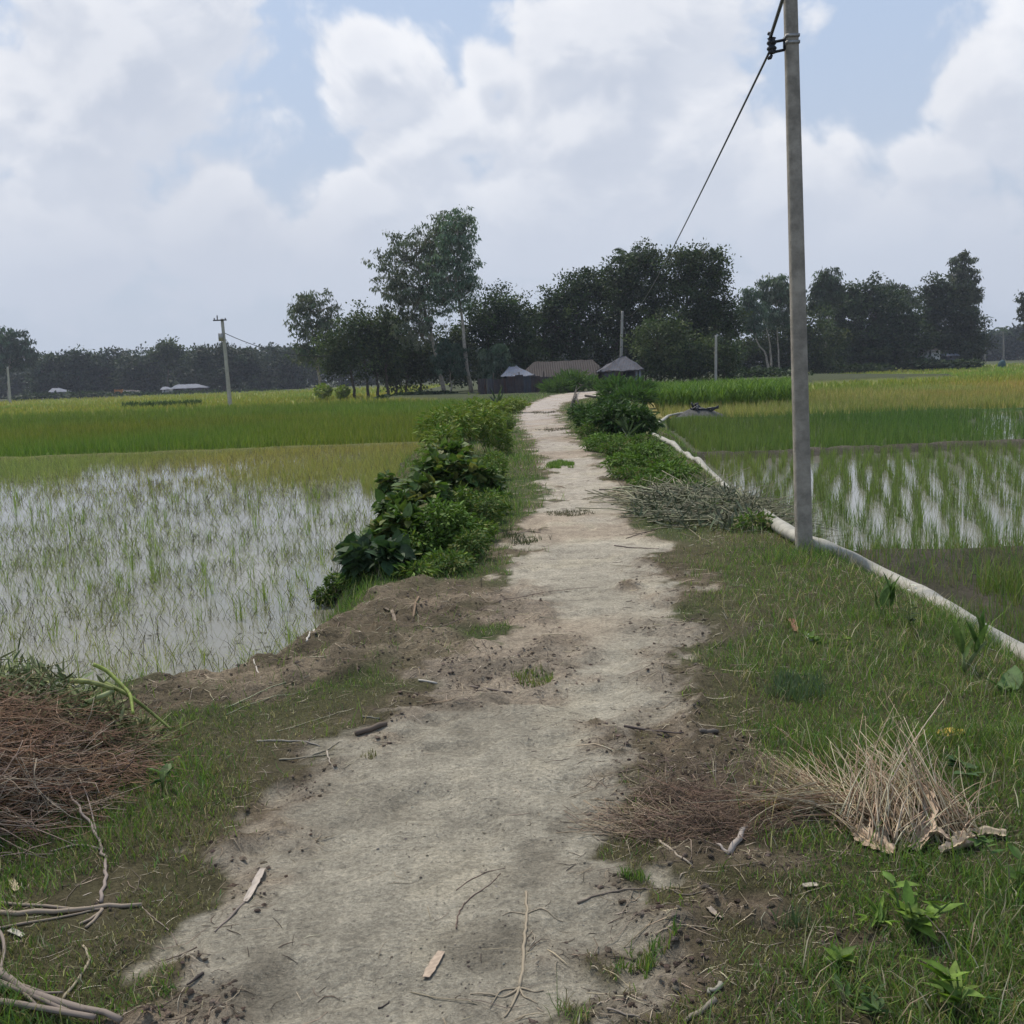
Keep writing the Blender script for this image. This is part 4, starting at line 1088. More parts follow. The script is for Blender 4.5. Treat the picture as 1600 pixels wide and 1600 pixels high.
def gabled(name, label, Y, x0, x1, eave, ridge, rx0, rx1, depth, walls, roof, lean=0.0, cat='house'):
    """box house: front wall at Y between apparent x0..x1, hip roof"""
    a, ze = XZ(x0, eave, Y); c, ze2 = XZ(x1, eave, Y); ze = (ze + ze2) / 2
    _, zr = XZ((rx0 + rx1) / 2, ridge, Y + depth / 2); ra = XZ(rx0, ridge, Y + depth / 2)[0]; rc = XZ(rx1, ridge, Y + depth / 2)[0]
    r = empty(name, ((a + c) / 2, Y + depth / 2, -.4), label, cat)
    ov = .3; b = Bag()
    for (sx, sy, cx_, cy_) in ((c - a, .08, (a + c) / 2, Y), (c - a, .08, (a + c) / 2, Y + depth)): box(b, (cx_, cy_, (ze - .4) / 2), (sx, sy, ze + .4))
    for xx in (a, c): box(b, (xx + (.042 if xx == a else -.042), Y + depth / 2, (ze - .4) / 2), (.08, depth - .085, ze + .4))
    b.build('wall', walls, r)
    V = np.array([[a - ov, Y - ov, ze - .05], [c + ov, Y - ov, ze - .05], [c + ov, Y + depth + ov, ze - .05], [a - ov, Y + depth + ov, ze - .05], [ra, Y + depth / 2, zr], [rc, Y + depth / 2, zr]])
    # sagging, uneven sheets: subdivided front and back slopes
    b = Bag()
    def slope(p0, p1, p2, p3, nx_=16, ny_=6):
        u, v = np.meshgrid(np.linspace(0, 1, nx_), np.linspace(0, 1, ny_)); u = u.ravel()[:, None]; v = v.ravel()[:, None]
        P = (p0 * (1 - u) + p1 * u) * (1 - v) + (p3 * (1 - u) + p2 * u) * v; P[:, 2] += (rng.normal(size=len(P)) * .035) - (np.sin(u[:, 0] * np.pi) * .06)
        i = np.arange(nx_ * ny_).reshape(ny_, nx_); q = np.stack([i[:-1, :-1], i[:-1, 1:], i[1:, 1:], i[1:, :-1]], -1).reshape(-1, 4)
        b.add(P, q, (.1, .1, .1)); b.add(P - np.array([0, 0, .05]), q[:, ::-1], (.1, .1, .1))
    slope(V[0], V[1], V[5], V[4]); slope(V[2], V[3], V[4], V[5]); slope(V[1], V[2], V[5], V[5], 8, 6); slope(V[3], V[0], V[4], V[4], 8, 6)
    b.build('roof', roof, r)
    return r, (a, c, ze, Y)


h1, g1 = gabled('long_house', 'long low house with a dark weathered roof behind the bend of the path', 86, 812, 943, 587, 563, 836, 926, 5, 'rusty_tin', 'old_roof')
for (p0, p1, q0_, q1_, mt, nm) in [(845, 858, 592, 606, 'dark_open', 'door'), (905, 930, 590, 607, 'grey_tin', 'panel')]:
    a, zt = XZ(p0, q0_, 85.9); c, zb = XZ(p1, q1_, 85.9); b = Bag(); box(b, ((a + c) / 2, 85.93, (zt + zb) / 2), (c - a, .05, zt - zb)); b.build(nm, mt, h1)
h2, g2 = gabled('peaked_shed', 'small shed with a peaked grey roof beside the middle pole', 83, 943, 1000, 577, 556, 973, 977, 3.2, 'soot_wood', 'grey_tin', cat='shed')
for (p0, p1, q0_, q1_, mt, nm) in [(944, 962, 580, 603, 'grey_tin', 'panel'), (993, 997, 578, 606, 'bright_tin', 'board'), (998.2, 1002, 578, 606, 'bright_tin', 'board'), (974, 991, 580, 606, 'dark_open', 'doorway')]:
    a, zt = XZ(p0, q0_, 82.9); c, zb = XZ(p1, q1_, 82.9); b = Bag(); box(b, ((a + c) / 2, 82.93, (zt + zb) / 2), (c - a, .05, zt - zb)); b.build(nm, mt, h2)
h3, g3 = gabled('tin_shed', 'small shed with a shiny bluish tin roof left of the long house', 81, 788, 830, 586, 572, 796, 806, 3, 'rusty_tin', 'bright_tin', cat='shed')
# tin fence in front of them
fence = empty('tin_fence', W(815, 0, 78) * np.array([1, 1, 0]) + np.array([0, 0, -.4]), 'fence of dark rusty tin sheets in front of the houses', 'fence')
px = 746
while px < 868:
    wd = rng.uniform(10, 15); top = 588 + rng.normal() * .8 + (0 if px > 790 else 4); Yf = 78 - (px - 746) * .012 + rng.normal() * .03
    a, zt = XZ(px, top, Yf); c, _ = XZ(px + wd - .4, top, Yf); b = Bag()
    mt = 'rusty_tin'
    if 753 < px < 766: mt = 'grey_tin'
    if 806 < px < 818: mt = 'grey_tin'
    b = Bag(); nn = 24; xx = np.linspace(a, c, nn); yy = Yf + .03 * np.sin(np.arange(nn) * 1.6)
    P = np.concatenate([np.stack([xx, yy, np.full(nn, -.45)], 1), np.stack([xx, yy, np.full(nn, zt)], 1)]); i = np.arange(nn - 1)
    b.add(P, np.stack([i, i + 1, i + 1 + nn, i + nn], 1), (.1, .1, .1)); b.add(P + np.array([0, .01, 0]), np.stack([i, i + nn, i + 1 + nn, i + 1], 1), (.1, .1, .1))
    b.build('panel', mt, fence); px += wd
b = Bag()
for q in (748, 790, 830, 866):
    c_ = W(q, 0, 78); box(b, (c_[0], 78.1, .55), (.08, .08, 2.0))
b.build('post', 'soot_wood', fence)

# far buildings
def far_house(name, label, Y, x0, x1, eave, ridge, wall, roof, extra=()):
    r, g = gabled(name, label, Y, x0, x1, eave, ridge, x0 + (x1 - x0) * .2, x1 - (x1 - x0) * .2, 5, wall, roof)
    for (p0, p1, q0_, q1_, mt, nm) in extra:
        a, zt = XZ(p0, q0_, Y - .1); c, zb = XZ(p1, q1_, Y - .1); b = Bag(); box(b, ((a + c) / 2, Y - .07, (zt + zb) / 2), (c - a, .05, zt - zb)); b.build(nm, mt, r)


far_house('far_house', 'little pale house in the shade of the far left trees', 238, 78, 95, 612, 606, 'grey_tin', 'bright_tin', [(84, 87, 613, 619, 'dark_open', 'door')])
far_house('far_house', 'low white hut beside an orange cloth under the far left trees', 238, 190, 207, 611, 609, 'pale_wall', 'old_roof', [(196, 199, 612, 617, 'dark_open', 'door')])
far_house('far_house', 'small white hut left of the far tin roof on the left', 238, 253, 261, 608, 604, 'pale_wall', 'bright_tin', [(256, 258, 609, 615, 'dark_open', 'door')])
far_house('far_house', 'long far house with a pale tin roof left of the wooden left pole', 242, 268, 316, 606, 600, 'rusty_tin', 'bright_tin', [(275, 278, 607, 613, 'dark_open', 'door'), (300, 303, 607, 613, 'dark_open', 'door')])
far_house('far_house', 'white house among the trees right of the big dome tree', 157, 1441, 1469, 548, 545, 'pale_wall', 'old_roof', [(1452, 1455, 549, 556, 'dark_open', 'window')])
far_house('far_house', 'low grey shed right of the white house under the slim tree', 158, 1478, 1496, 555, 552, 'grey_tin', 'bright_tin', [(1484, 1487, 556, 560, 'dark_open', 'door')])
far_house('far_house', 'tiny hut half hidden behind the forked pale tree', 150, 1176, 1190, 566, 562, 'grey_tin', 'bright_tin', [(1181, 1184, 567, 573, 'dark_open', 'door')])
c_ = W(185, 613, 236); b = Bag(); V = []
nn = 12; xx = np.linspace(-.9, .9, nn); zt = .55 + .1 * np.sin(xx * 3)
P = np.concatenate([np.stack([c_[0] + xx, 236 + .08 * np.sin(xx * 9), c_[2] - zt], 1), np.stack([c_[0] + xx, 236 + .03 * np.sin(xx * 9), np.full(nn, c_[2] + .6)], 1)]); i = np.arange(nn - 1)
b.add(P, np.stack([i, i + 1, i + 1 + nn, i + nn], 1), (1, 1, 1)); b.add(P + np.array([0, .02, 0]), np.stack([i, i + nn, i + 1 + nn, i + 1], 1), (1, 1, 1))
for s in (-.95, .95): box(b, (c_[0] + s, 236.1, c_[2] - .3), (.07, .07, 2.0))
tag(b.build('hanging_cloth', 'orange_cloth', origin=(c_[0], 236, -.4)), 'orange cloth hung up between posts far left under the trees', 'cloth')


# ------------------------------------------------------------------ poles and wires
def concrete_pole(label, A, Bt, wa, wb, name='utility_pole', group=None, mat='concrete'):
    r = empty(name, A, label, 'utility pole', group)
    A = np.asarray(A, float); Bt = np.asarray(Bt, float); k = 26; t = np.linspace(0, 1, k)
    ax = norm((Bt - A)[None])[0]; sx_ = norm(np.cross(np.array([0, 1., 0]), ax)[None])[0]; sy_ = np.cross(ax, sx_)
    V = []
    for tt in t:
        c = A + (Bt - A) * tt; hw = (wa + (wb - wa) * tt) / 2; ch = hw * .22
        for (u, v) in ((-hw + ch, -hw), (hw - ch, -hw), (hw, -hw + ch), (hw, hw - ch), (hw - ch, hw), (-hw + ch, hw), (-hw, hw - ch), (-hw, -hw + ch)): V.append(c + sx_ * u + sy_ * v)
    V = np.array(V); i = np.arange(8); q = []
    for m in range(k - 1): q.append(np.stack([m * 8 + i, m * 8 + (i + 1) % 8, (m + 1) * 8 + (i + 1) % 8, (m + 1) * 8 + i], 1))
    o_ = (k - 1) * 8; b = Bag().add(V, [np.concatenate(q), np.array([[o_, o_ + j, o_ + j + 1] for j in range(1, 7)])], (.3, .3, .3))
    b.build('shaft', mat, r)
    return r, sx_, sy_, ax


principled('galvanised', (.30, .29, .27), .5, .5, (20, .2), None, .5)
principled('black_iron', (.02, .02, .025), .5, .4)
principled('cable_rubber', (.015, .015, .018), .45, .4)
PA = G(1258, 862); YP = PA[1] + .08; PA = W(1257, 862, YP); PA[2] = hgt(PA[0], YP)[0] - .15
PT = W(1235, 0, YP); PTOP = PA + (PT - PA) * (7.0 / (PT[2] - PA[2]))
kk = YP / 1600
pole, psx, psy, pax = concrete_pole('tall concrete pole standing beside the right flooded plot, nearest of the poles', PA, PTOP, 23.5 * kk, 23.5 * kk + (17.5 * kk - 23.5 * kk) * 7.0 / (PT[2] - PA[2]))
def pole_at(py): 
    t = (862 - py) / 862.; return PA + (PT - PA) * t
hw = 17.9 * kk / 2
for py in (52.5, 62.0):
    c = pole_at(py); b = Bag()
    for (cx_, cy_, sx2, sy2) in ((0, -hw - .003, hw * 2 + .012, .006), (0, hw + .003, hw * 2 + .012, .006), (-hw - .003, 0, .006, hw * 2 - .001), (hw + .003, 0, .006, hw * 2 - .001)):
        box(b, c + psx * cx_ + psy * cy_, (sx2, sy2, .022))
    b.build('band', 'galvanised', pole)
cI = pole_at(63)
b = Bag(); top_, bot = pole_at(56) - psx * (hw + .008), pole_at(70) - psx * (hw + .008)
L1 = 17 * kk
for p_, q_ in ((top_, top_ - psx * L1 + np.array([0, 0, -.01])), (bot, bot - psx * L1 + np.array([0, 0, -.012])), (top_, bot)):
    b.add(*tubes(np.array([p_, (p_ + q_) / 2, q_]), [.011] * 3, 6, (1, 1, 1)))
brk = b.build('bracket', 'black_iron', pole)
ins = (top_ + bot) / 2 - psx * (L1 + .01); zz = np.linspace(-.062, .062, 15); rr = .022 + .016 * np.abs(np.sin(zz / .062 * math.pi * 1.5)) ; rr[0] = rr[-1] = .012
insu = Bag().add(*tubes(np.stack([np.full(15, ins[0]), np.full(15, ins[1]), ins[2] + zz], 1), rr, 10, (1, 1, 1))).build('insulator', 'black_iron', pole, smooth=True); insu.parent = brk
b = Bag()
for dz in (-.085, .085): b.add(*tubes(np.array([ins + [0, 0, dz * .8], ins + [-.01, 0, dz], ins + [-.03, 0, dz * 1.08]]), [.012, .016, .012], 6, (1, 1, 1)))
b.build('bolt', 'black_iron', pole).parent = brk


# raised figures cast into the pole face (worn, hardly legible)
def stroke(b, P): b.add(*tubes(np.array(P), [.0022] * len(P), 4, (1, 1, 1)))


b = Bag(); face = lambda px, py: (lambda q: q + psy * 0)(W(px, py, YP - 10.3 * kk))
GLY = {'5': [(1, 0), (0, 0), (0, .5), (1, .5), (1, 1), (0, 1)], 'E': [(1, 0), (0, 0), (0, .5), (.8, .5), (0, .5), (0, 1), (1, 1)], 'B': [(0, 1), (0, 0), (.9, 0), (.9, .45), (0, .5), (1, .55), (1, 1), (0, 1)], '8': [(0, 0), (1, 0), (1, 1), (0, 1), (0, 0), (0, .5), (1, .5)]}
for k_, (gl, yy) in enumerate((('B', 524), ('E', 534), ('B', 544), ('8', 554))):
    stroke(b, [face(1250 + u * 5.5, yy + v * 7.5) for u, v in GLY[gl]])
b.build('cast_mark', 'concrete', pole)


def far_pole(label, bpx, bpy, tpx, tpy, wd, arm=None, z0=-.42):
    d = ray(bpx, bpy); Y = (z0 - CAM_H) / d[2] * d[1]
    A = W(bpx, bpy, Y); A[2] -= .3; T = W(tpx, tpy, Y)
    r, a1, a2, a3 = concrete_pole(label, A, T, wd, wd * .7, mat='pale_concrete')
    return r, T, Y


lp, LT, LY = far_pole('weathered pole with a crossarm and box standing in the left rice field', 360, 636, 347, 498, .30)
b = Bag(); box(b, LT + np.array([-.15, -.15, -.12]), (1.1, .1, .1)); b.build('crossarm', 'black_iron', lp)
b = Bag(); box(b, W(347.5, 527, LY) + np.array([-.05, -.25, 0]), (.34, .3, .62)); b.build('meter_box', 'galvanised', lp)
b = Bag()
for dx, dz in ((-.6, .08), (-.35, .3), (.3, .05)): b.add(*tubes(np.array([LT + [dx, -.15, -.08], LT + [dx, -.15, dz * .5], LT + [dx, -.15, dz]]), [.04, .05, .03], 6, (1, 1, 1)))
b.build('insulator', 'black_iron', lp)
far_pole('thin far pole at the left border of the rice fields', 16, 630, 12, 573, .34)
mp, MT, MY = far_pole('grey concrete pole at the bend of the path before the peaked shed', 969, 609, 972.5, 486, .30)
far_pole('slim pole right of the middle grove', 1118, 606, 1119, 524, .24)
far_pole('faint far pole just left of the near pole, before the scrub', 1214, 588, 1213.5, 541, .28)


def proj(P):
    d = P - np.array([0, 0, CAM_H]); zc = d @ Fv; return 800 + 1600 * (d @ Rv) / zc, 800 - 1600 * (d @ Uv) / zc


def wire(name, label, A, Bp, sag, r, n=60):
    t = np.linspace(0, 1, n)[:, None] ** 1.6; P = A + (Bp - A) * t; P[:, 2] -= (4 * sag * t * (1 - t))[:, 0]
    o = Bag().add(*tubes(P, np.full(n, r), 5, (1, 1, 1))).build(name, 'cable_rubber', origin=A, smooth=True)
    return tag(o, label, 'cable')


A_ = ins + np.array([-.02, 0, -.05]); best = None
for s in np.linspace(0, 6, 121):
    t = np.linspace(.01, .9, 400)[:, None]; P = A_ + (MT - A_) * t; P[:, 2] -= (4 * s * t * (1 - t))[:, 0]
    q = np.array([proj(p) for p in P]); e = abs(np.interp(385, q[:, 1][np.argsort(q[:, 1])], q[:, 0][np.argsort(q[:, 1])]) - 1052)
    if best is None or e < best[0]: best = (e, s)
print('sag', best)
wire('cable', 'black cable sagging from the near pole to the pole at the bend', A_, MT + np.array([0, 0, -.2]), best[1], .0095)
# far stretches need the same true thickness; near stretch running on towards the next pole behind
A2 = ins + np.array([-.01, 0, .06]); P2 = W(1222.5, 0, YP - 1.1); B2 = A2 + (P2 - A2) * 34
wire('cable', 'black cable running up from the near pole insulator out of the top of the photo', A2, B2, .0, .013)
wire('cable', 'thin cable leaving the left field pole towards the trees on its right', W(350, 520, LY), W(545, 552, 95), .9, .03)

# ------------------------------------------------------------------ white irrigation hose
def smooth_path(P, n):
    P = np.asarray(P, float); s = np.concatenate([[0], np.cumsum(np.linalg.norm(np.diff(P, axis=0), axis=1))]); t = np.linspace(0, s[-1], n)
    Q = np.stack([np.interp(t, s, P[:, k]) for k in range(3)], 1); w_ = max(1, n // (len(P) * 3))
    for _ in range(w_ * 3): Q[1:-1] = (Q[:-2] + 2 * Q[1:-1] + Q[2:]) / 4
    return Q


principled('woven_hose', (.34, .32, .265), .6, .25, (9, .22), (14, .6, .01))
hp = [(1700, 1090), (1640, 1058), (1560, 1012), (1490, 972), (1430, 932), (1375, 905), (1340, 888), (1292, 870), (1240, 848), (1190, 812), (1150, 778), (1120, 752), (1092, 728), (1065, 712), (1045, 695), (1025, 686), (1014, 676), (1025, 668), (1045, 659), (1066, 652), (1082, 650)]
P = np.array([G(a, c, .055) for a, c in hp]); P[-3:, 2] += .1; P[:, 2] += 0
Q = smooth_path(P, 420); s = np.arange(420)
rad = (.070 * (1 - .25 * (Q[:, 1] > 10))) * (1 + .12 * np.sin(s * .23 + np.sin(s * .11) * 2) + .05 * rng.normal(size=420)); rad = np.convolve(np.pad(rad, 2, mode='edge'), np.ones(5) / 5, 'valid')
Q[:, 2] = np.maximum(Q[:, 2], hgt(Q[:, 0], Q[:, 1]) + .045)
V, F, cc = tubes(Q, rad, 16, (1, 1, 1)); V = V.reshape(420, 16, 3); V[:, :, 2] = Q[:, None, 2] + (V[:, :, 2] - Q[:, None, 2]) * .8
ang = np.arange(16) / 16 * 6.28; V += ((np.sin(ang[None] * 2 + s[:, None] * .55) * .0035)[:, :, None] * np.array([0, 0, 1]))
tag(Bag().add(V.reshape(-1, 3), F, cc).build('irrigation_hose', 'woven_hose', origin=Q[0], smooth=True), 'long white flexible hose lying along the right bank past the near pole', 'hose')

# ------------------------------------------------------------------ mud mound with a pump bit
r = empty('pump_heap', (HEAP[0], HEAP[1], -.3), 'grey mud heap with dark pump fittings at the far end of the white hose', 'pump')
hz0 = float(hgt(HEAP[0], HEAP[1])[0]); b = Bag()
u, v = np.meshgrid(np.linspace(0, 6.283, 28, endpoint=False), np.linspace(.02, 1, 9)); u = u.ravel(); v = v.ravel()
mx = HEAP[0] + .15 + np.cos(u) * v * 1.1; my = HEAP[1] + np.sin(u) * v * .7; mz = hz0 - .15 + .42 * (1 - v ** 1.6) + .08 * (fbm(mx, my, .25, 3, 3) - .5)
i = np.arange(9 * 28).reshape(9, 28); j = np.roll(i, -1, 1); b.add(np.stack([mx, my, mz], 1), np.stack([i[:-1], j[:-1], j[1:], i[1:]], -1).reshape(-1, 4), (.13, .125, .115)); b.build('mud', EARTH, r, smooth=True)
b = Bag()
for k_ in range(9):
    c = np.array([HEAP[0] + rng.uniform(-.1, .75), HEAP[1] + rng.uniform(-.3, .1), hz0 + .22 + rng.uniform(-.02, .16)]); dd = norm(rng.normal(size=(1, 3)) * np.array([1, .4, .5]))[0] * rng.uniform(.1, .25)
    b.add(*tubes(np.array([c - dd, c, c + dd]), [.03, .05, .035], 6, (1, 1, 1)))
b.build('fittings', 'black_iron', r)


# ------------------------------------------------------------------ sticks, straw and small things of the foreground
def gpath(pts, n=None, dz=.0, r=.004):
    """polyline lying on the ground through measured places; pts (px,py[,height])"""
    P = np.array([G(p[0], p[1], dz + (p[2] if len(p) > 2 else 0)) for p in pts]); n = n or max(6, len(pts) * 4)
    Q = smooth_path(P, n); Q[:, 2] = np.maximum(Q[:, 2], hgt(Q[:, 0], Q[:, 1]) + r * .7)
    return Q


def stick(name, label, pts, r0, r1, col, cat='stick', branches=(), mat='twig_wood', dz=0.0, rough=.05):
    Q = gpath(pts, None, dz, r0); ll = np.linalg.norm(np.diff(Q, axis=0), axis=1).sum(); Q = smooth_path(Q, int(np.clip(ll / (r0 * 5), 5, 40))); k = len(Q); t = np.linspace(0, 1, k); Q[1:-1] += rng.normal(size=(k - 2, 3)) * r0 * .5 * np.array([1, 1, .3])
    b = Bag().add(*tubes(Q, (r0 + (r1 - r0) * t) * (1 + rng.normal(size=k) * rough), 6, col))
    for br, ra, rb in branches:
        q = gpath(br, None, dz, ra); b.add(*tubes(q, np.linspace(ra, rb, len(q)), 5, col))
    o = b.build(name, mat, origin=Q[0], smooth=True)
    return tag(o, label, cat)


def strip(name, label, pts, wid, col, cat='bark', thick=.003, curl=.4):
    Q = gpath(pts, 14, .004, .004); T = norm(np.gradient(Q, axis=0)); S = norm(np.cross(T, np.array([0, 0, 1.]))); k = len(Q)
    w_ = wid * (.75 + .25 * np.sin(np.linspace(.3, 2.9, k))) * (1 + rng.normal(size=k) * .08); V = []
    for a, c in ((-1, curl), (-.5, 0), (0, .12), (.5, 0), (1, curl)):
        V.append(Q + S * (a * w_ / 2)[:, None] + np.array([0, 0, 1]) * (c * w_ * .35)[:, None])
    up = np.stack(V, 1); n = 5; i = np.arange(k * n).reshape(k, n)
    q = np.stack([i[:-1, :-1], i[:-1, 1:], i[1:, 1:], i[1:, :-1]], -1).reshape(-1, 4)
    cols = np.array(col) * rng.uniform(.75, 1.15, (k * n, 1))
    b = Bag().add(up.reshape(-1, 3) + [0, 0, thick], q, cols).add(up.reshape(-1, 3), q[:, ::-1], cols)
    return tag(b.build(name, 'dry_stalk', origin=Q[0]), label, cat)


PALE = (.36, .31, .25); BRN = (.13, .10, .08); DRK = (.06, .05, .045); GREY = (.24, .22, .19); RED = (.30, .19, .14)
stick('branch', 'pale forked branch pointing right from the lower left border', [(-60, 1420), (0, 1432), (60, 1434), (130, 1417), (175, 1422), (222, 1417)], .009, .006, (.27, .22, .17), 'branch',
      [([(-50, 1405), (0, 1413), (90, 1420), (160, 1424)], .006, .004), ([(-30, 1460), (20, 1448), (90, 1436), (150, 1424)], .005, .003), ([(160, 1424), (140, 1440), (124, 1446)], .005, .004), ([(160, 1424), (148, 1440), (134, 1452)], .006, .004)])
stick('branch', 'long crooked twig rising from the forked branch up into the brushwood', [(158, 1412), (164, 1385), (167, 1352), (163, 1330), (152, 1312, .02), (130, 1290, .05), (108, 1265, .08), (92, 1225, .13)], .006, .003, (.27, .22, .19), 'branch',
      [([(163, 1330), (120, 1320), (80, 1332)], .0055, .003), ([(152, 1312, .02), (140, 1270, .06), (120, 1240, .1)], .003, .0015)])
stick('branch', 'bundle of long bare branches at the bottom left corner', [(-60, 1500), (0, 1535), (50, 1572), (110, 1590), (190, 1612)], .012, .008, (.22, .18, .15), 'branches', dz=.03, branches=
      [([(-50, 1440), (4, 1470), (10, 1500), (2, 1535)], .006, .004), ([(-60, 1530), (0, 1552), (60, 1575), (120, 1605)], .009, .006), ([(-40, 1480), (-2, 1525), (30, 1560), (60, 1590)], .006, .004),
       ([(-60, 1580), (0, 1582), (80, 1596), (150, 1610)], .01, .007), ([(-40, 1560), (20, 1556), (60, 1570), (100, 1568)], .004, .003), ([(-30, 1515), (20, 1550), (70, 1568)], .005, .003)])
stick('stick', 'pale crooked stick in the grass right of the bottom left branches', [(97, 1566), (122, 1530), (147, 1500), (130, 1480)], .0045, .0035, (.32, .27, .19))
strip('dry_leaf', 'small pale dry leaf in the grass at the left border', [(18, 1378), (26, 1395)], .02, (.40, .33, .22), 'dry leaf')
strip('dry_leaf', 'pale dry leaf beside the forked branch at the left', [(15, 1456), (36, 1466)], .018, (.40, .37, .30), 'dry leaf')
strip('bark_strip', 'pale split bark strip on the left edge of the path', [(411, 1360), (398, 1388), (384, 1412)], .022, (.42, .36, .30))
stick('stick', 'thin dark twig trailing from the split bark strip', [(386, 1408), (372, 1424), (352, 1442), (336, 1458)], .0045, .002, (.22, .18, .15))
stick('stick', 'thin straight twig below the bark strip on the left path edge', [(308, 1481), (280, 1494), (248, 1504)], .0022, .0012, BRN)
stick('stick', 'fine curved rootlet between the grass and the path, left', [(222, 1418), (242, 1437), (262, 1453), (275, 1465), (277, 1477)], .0022, .0014, (.25, .2, .16))
stick('stick', 'short dark curled twig lower left on the path', [(318, 1522), (303, 1535), (292, 1541)], .0042, .002, DRK)
strip('bark_strip', 'flat tan piece of bark near the bottom middle of the path', [(690, 1490), (678, 1510), (666, 1531)], .024, (.40, .31, .23), curl=.1)
stick('stick', 'hooked dark twig near the bottom of the path', [(591, 1578), (602, 1575), (608, 1566)], .0028, .0015, DRK)
stick('stick', 'thin brown twig curving on the middle of the path', [(713, 1452), (716, 1425), (735, 1402), (762, 1388), (782, 1365)], .0022, .0012, (.14, .10, .08), branches=[([(713, 1392), (735, 1375), (765, 1362), (790, 1357)], .0018, .001)])
stick('root_twig', 'uprooted stem with dark roots standing out at the bottom of the path', [(822, 1395), (824, 1430), (819, 1480), (817, 1520), (812, 1545)], .0038, .0048, (.30, .25, .18), 'root',
      [([(812, 1545), (790, 1560), (760, 1556), (735, 1555)], .004, .0015), ([(812, 1545), (800, 1575), (788, 1592)], .0045, .002), ([(812, 1545), (835, 1552), (850, 1548)], .003, .001), ([(812, 1545), (818, 1560), (840, 1570)], .003, .001),
       ([(822, 1430), (800, 1425), (785, 1432)], .002, .001), ([(822, 1430), (845, 1420), (868, 1438), (885, 1442)], .0025, .001), ([(812, 1545), (782, 1545), (765, 1575)], .002, .001)])
stick('stick', 'long low twig lying across the path on the lower right', [(902, 1412), (930, 1400), (970, 1392), (1030, 1392), (1078, 1405), (1130, 1408)], .0032, .0015, (.17, .14, .11))
stick('log', 'short dark cut log on the left edge of the path', [(556, 1149), (582, 1142), (604, 1134)], .011, .012, (.12, .095, .075), 'log', rough=.05)
stick('stick', 'short greenish grey stick above the dark log', [(567, 1121), (593, 1124)], .005, .005, (.16, .15, .12))
stick('stick', 'crooked grey stick in the grass left of the dark log', [(402, 1160), (430, 1158), (455, 1162), (482, 1158), (500, 1168)], .005, .003, GREY)
stick('stick', 'straight pale stick below the crooked grey one', [(436, 1188), (480, 1184), (522, 1180)], .004, .002, (.27, .24, .18), branches=[([(480, 1184), (505, 1176), (530, 1160)], .003, .002)])
stick('stick', 'short pale stick pointing down to the path from the straight one', [(511, 1175), (514, 1192), (523, 1204)], .0038, .002, PALE)
stick('stick', 'long thin yellow stem on the grass left of the log', [(430, 1145), (480, 1130), (535, 1112)], .003, .0015, (.32, .29, .19))
stick('stick', 'pair of long pale reeds on the dug soil at the left', [(352, 1108), (400, 1088), (447, 1066)], .004, .0025, (.30, .30, .19), branches=[([(352, 1118), (400, 1098), (470, 1082)], .003, .002)])
stick('stick', 'white chip of wood on the soil in the middle left', [(654, 1064), (683, 1069)], .006, .005, (.46, .42, .36))
stick('stick', 'brown stick lying toward the path right of the white chip', [(735, 1073), (765, 1079), (800, 1085)], .0055, .004, (.2, .16, .13))
stick('stick', 'white chip at the water side rim of the dug soil', [(479, 1004), (492, 994)], .006, .005, (.50, .46, .40))
stick('stick', 'pale forked chip on the dark soil near the brushwood', [(388, 1045), (398, 1054), (408, 1060)], .006, .004, (.46, .41, .35))
strip('dry_leaf', 'pale folded dead leaf on the dug soil left', [(600, 950), (610, 956), (617, 972)], .022, (.24, .19, .14), 'dry leaf', curl=1.3)
strip('dry_leaf', 'brown upright dead leaf stub on the dug soil', [(655, 938), (650, 950), (645, 966)], .016, (.24, .17, .11), 'dry leaf', curl=1.3)
stick('stick', 'thin long twig curving over the soil onto the path in the middle', [(690, 985), (740, 958), (800, 935), (870, 922), (935, 918)], .003, .0018, (.15, .11, .09))
stick('stick', 'dark stick at the path edge beside the bushes', [(772, 833), (800, 838), (845, 832)], .007, .003, (.14, .11, .09))
stick('stick', 'dark twig on the right rim of the path above the stalk heap', [(936, 766), (955, 766), (976, 764)], .009, .005, (.09, .07, .06))
stick('stick', 'straight twig on the right rim of the path beside the stalk heap', [(970, 807), (1000, 806), (1032, 805)], .005, .003, (.14, .11, .09))
stick('stick', 'long twig pointing from the stalk heap onto the path', [(1075, 817), (1035, 824), (1005, 833), (978, 842)], .006, .003, (.15, .12, .09))
stick('stick', 'brown twig on the path below the stalk heap', [(960, 853), (985, 857), (1030, 858)], .005, .002, (.12, .09, .08))
stick('stick', 'long curved stem on the dry grass below the stalk heap', [(1040, 822), (1070, 822), (1095, 842), (1115, 852)], .005, .003, (.24, .21, .15))
stick('stick', 'pale peeled stick right of the brown root tangle', [(1140, 1337), (1150, 1320), (1166, 1296)], .011, .009, (.34, .29, .25), branches=[([(1140, 1337), (1128, 1328), (1118, 1318)], .006, .003)])
stick('stick', 'smooth pale stick below the brown root tangle', [(1030, 1315), (1052, 1335), (1082, 1354)], .0048, .003, (.36, .3, .23))
stick('stick', 'dark stick across the soil on the right edge of the path', [(975, 1139), (1015, 1143), (1068, 1146)], .006, .003, (.10, .08, .07), branches=[([(1010, 1143), (1030, 1150), (1045, 1150)], .004, .002)])
stick('stick', 'short thick stub with a white end at the right of the path', [(1094, 1144), (1120, 1146)], .010, .011, (.14, .12, .10))
stick('stick', 'small stick on the soil near the lower grass tuft', [(1118, 1565), (1095, 1582), (1070, 1600)], .008, .005, (.22, .19, .15))
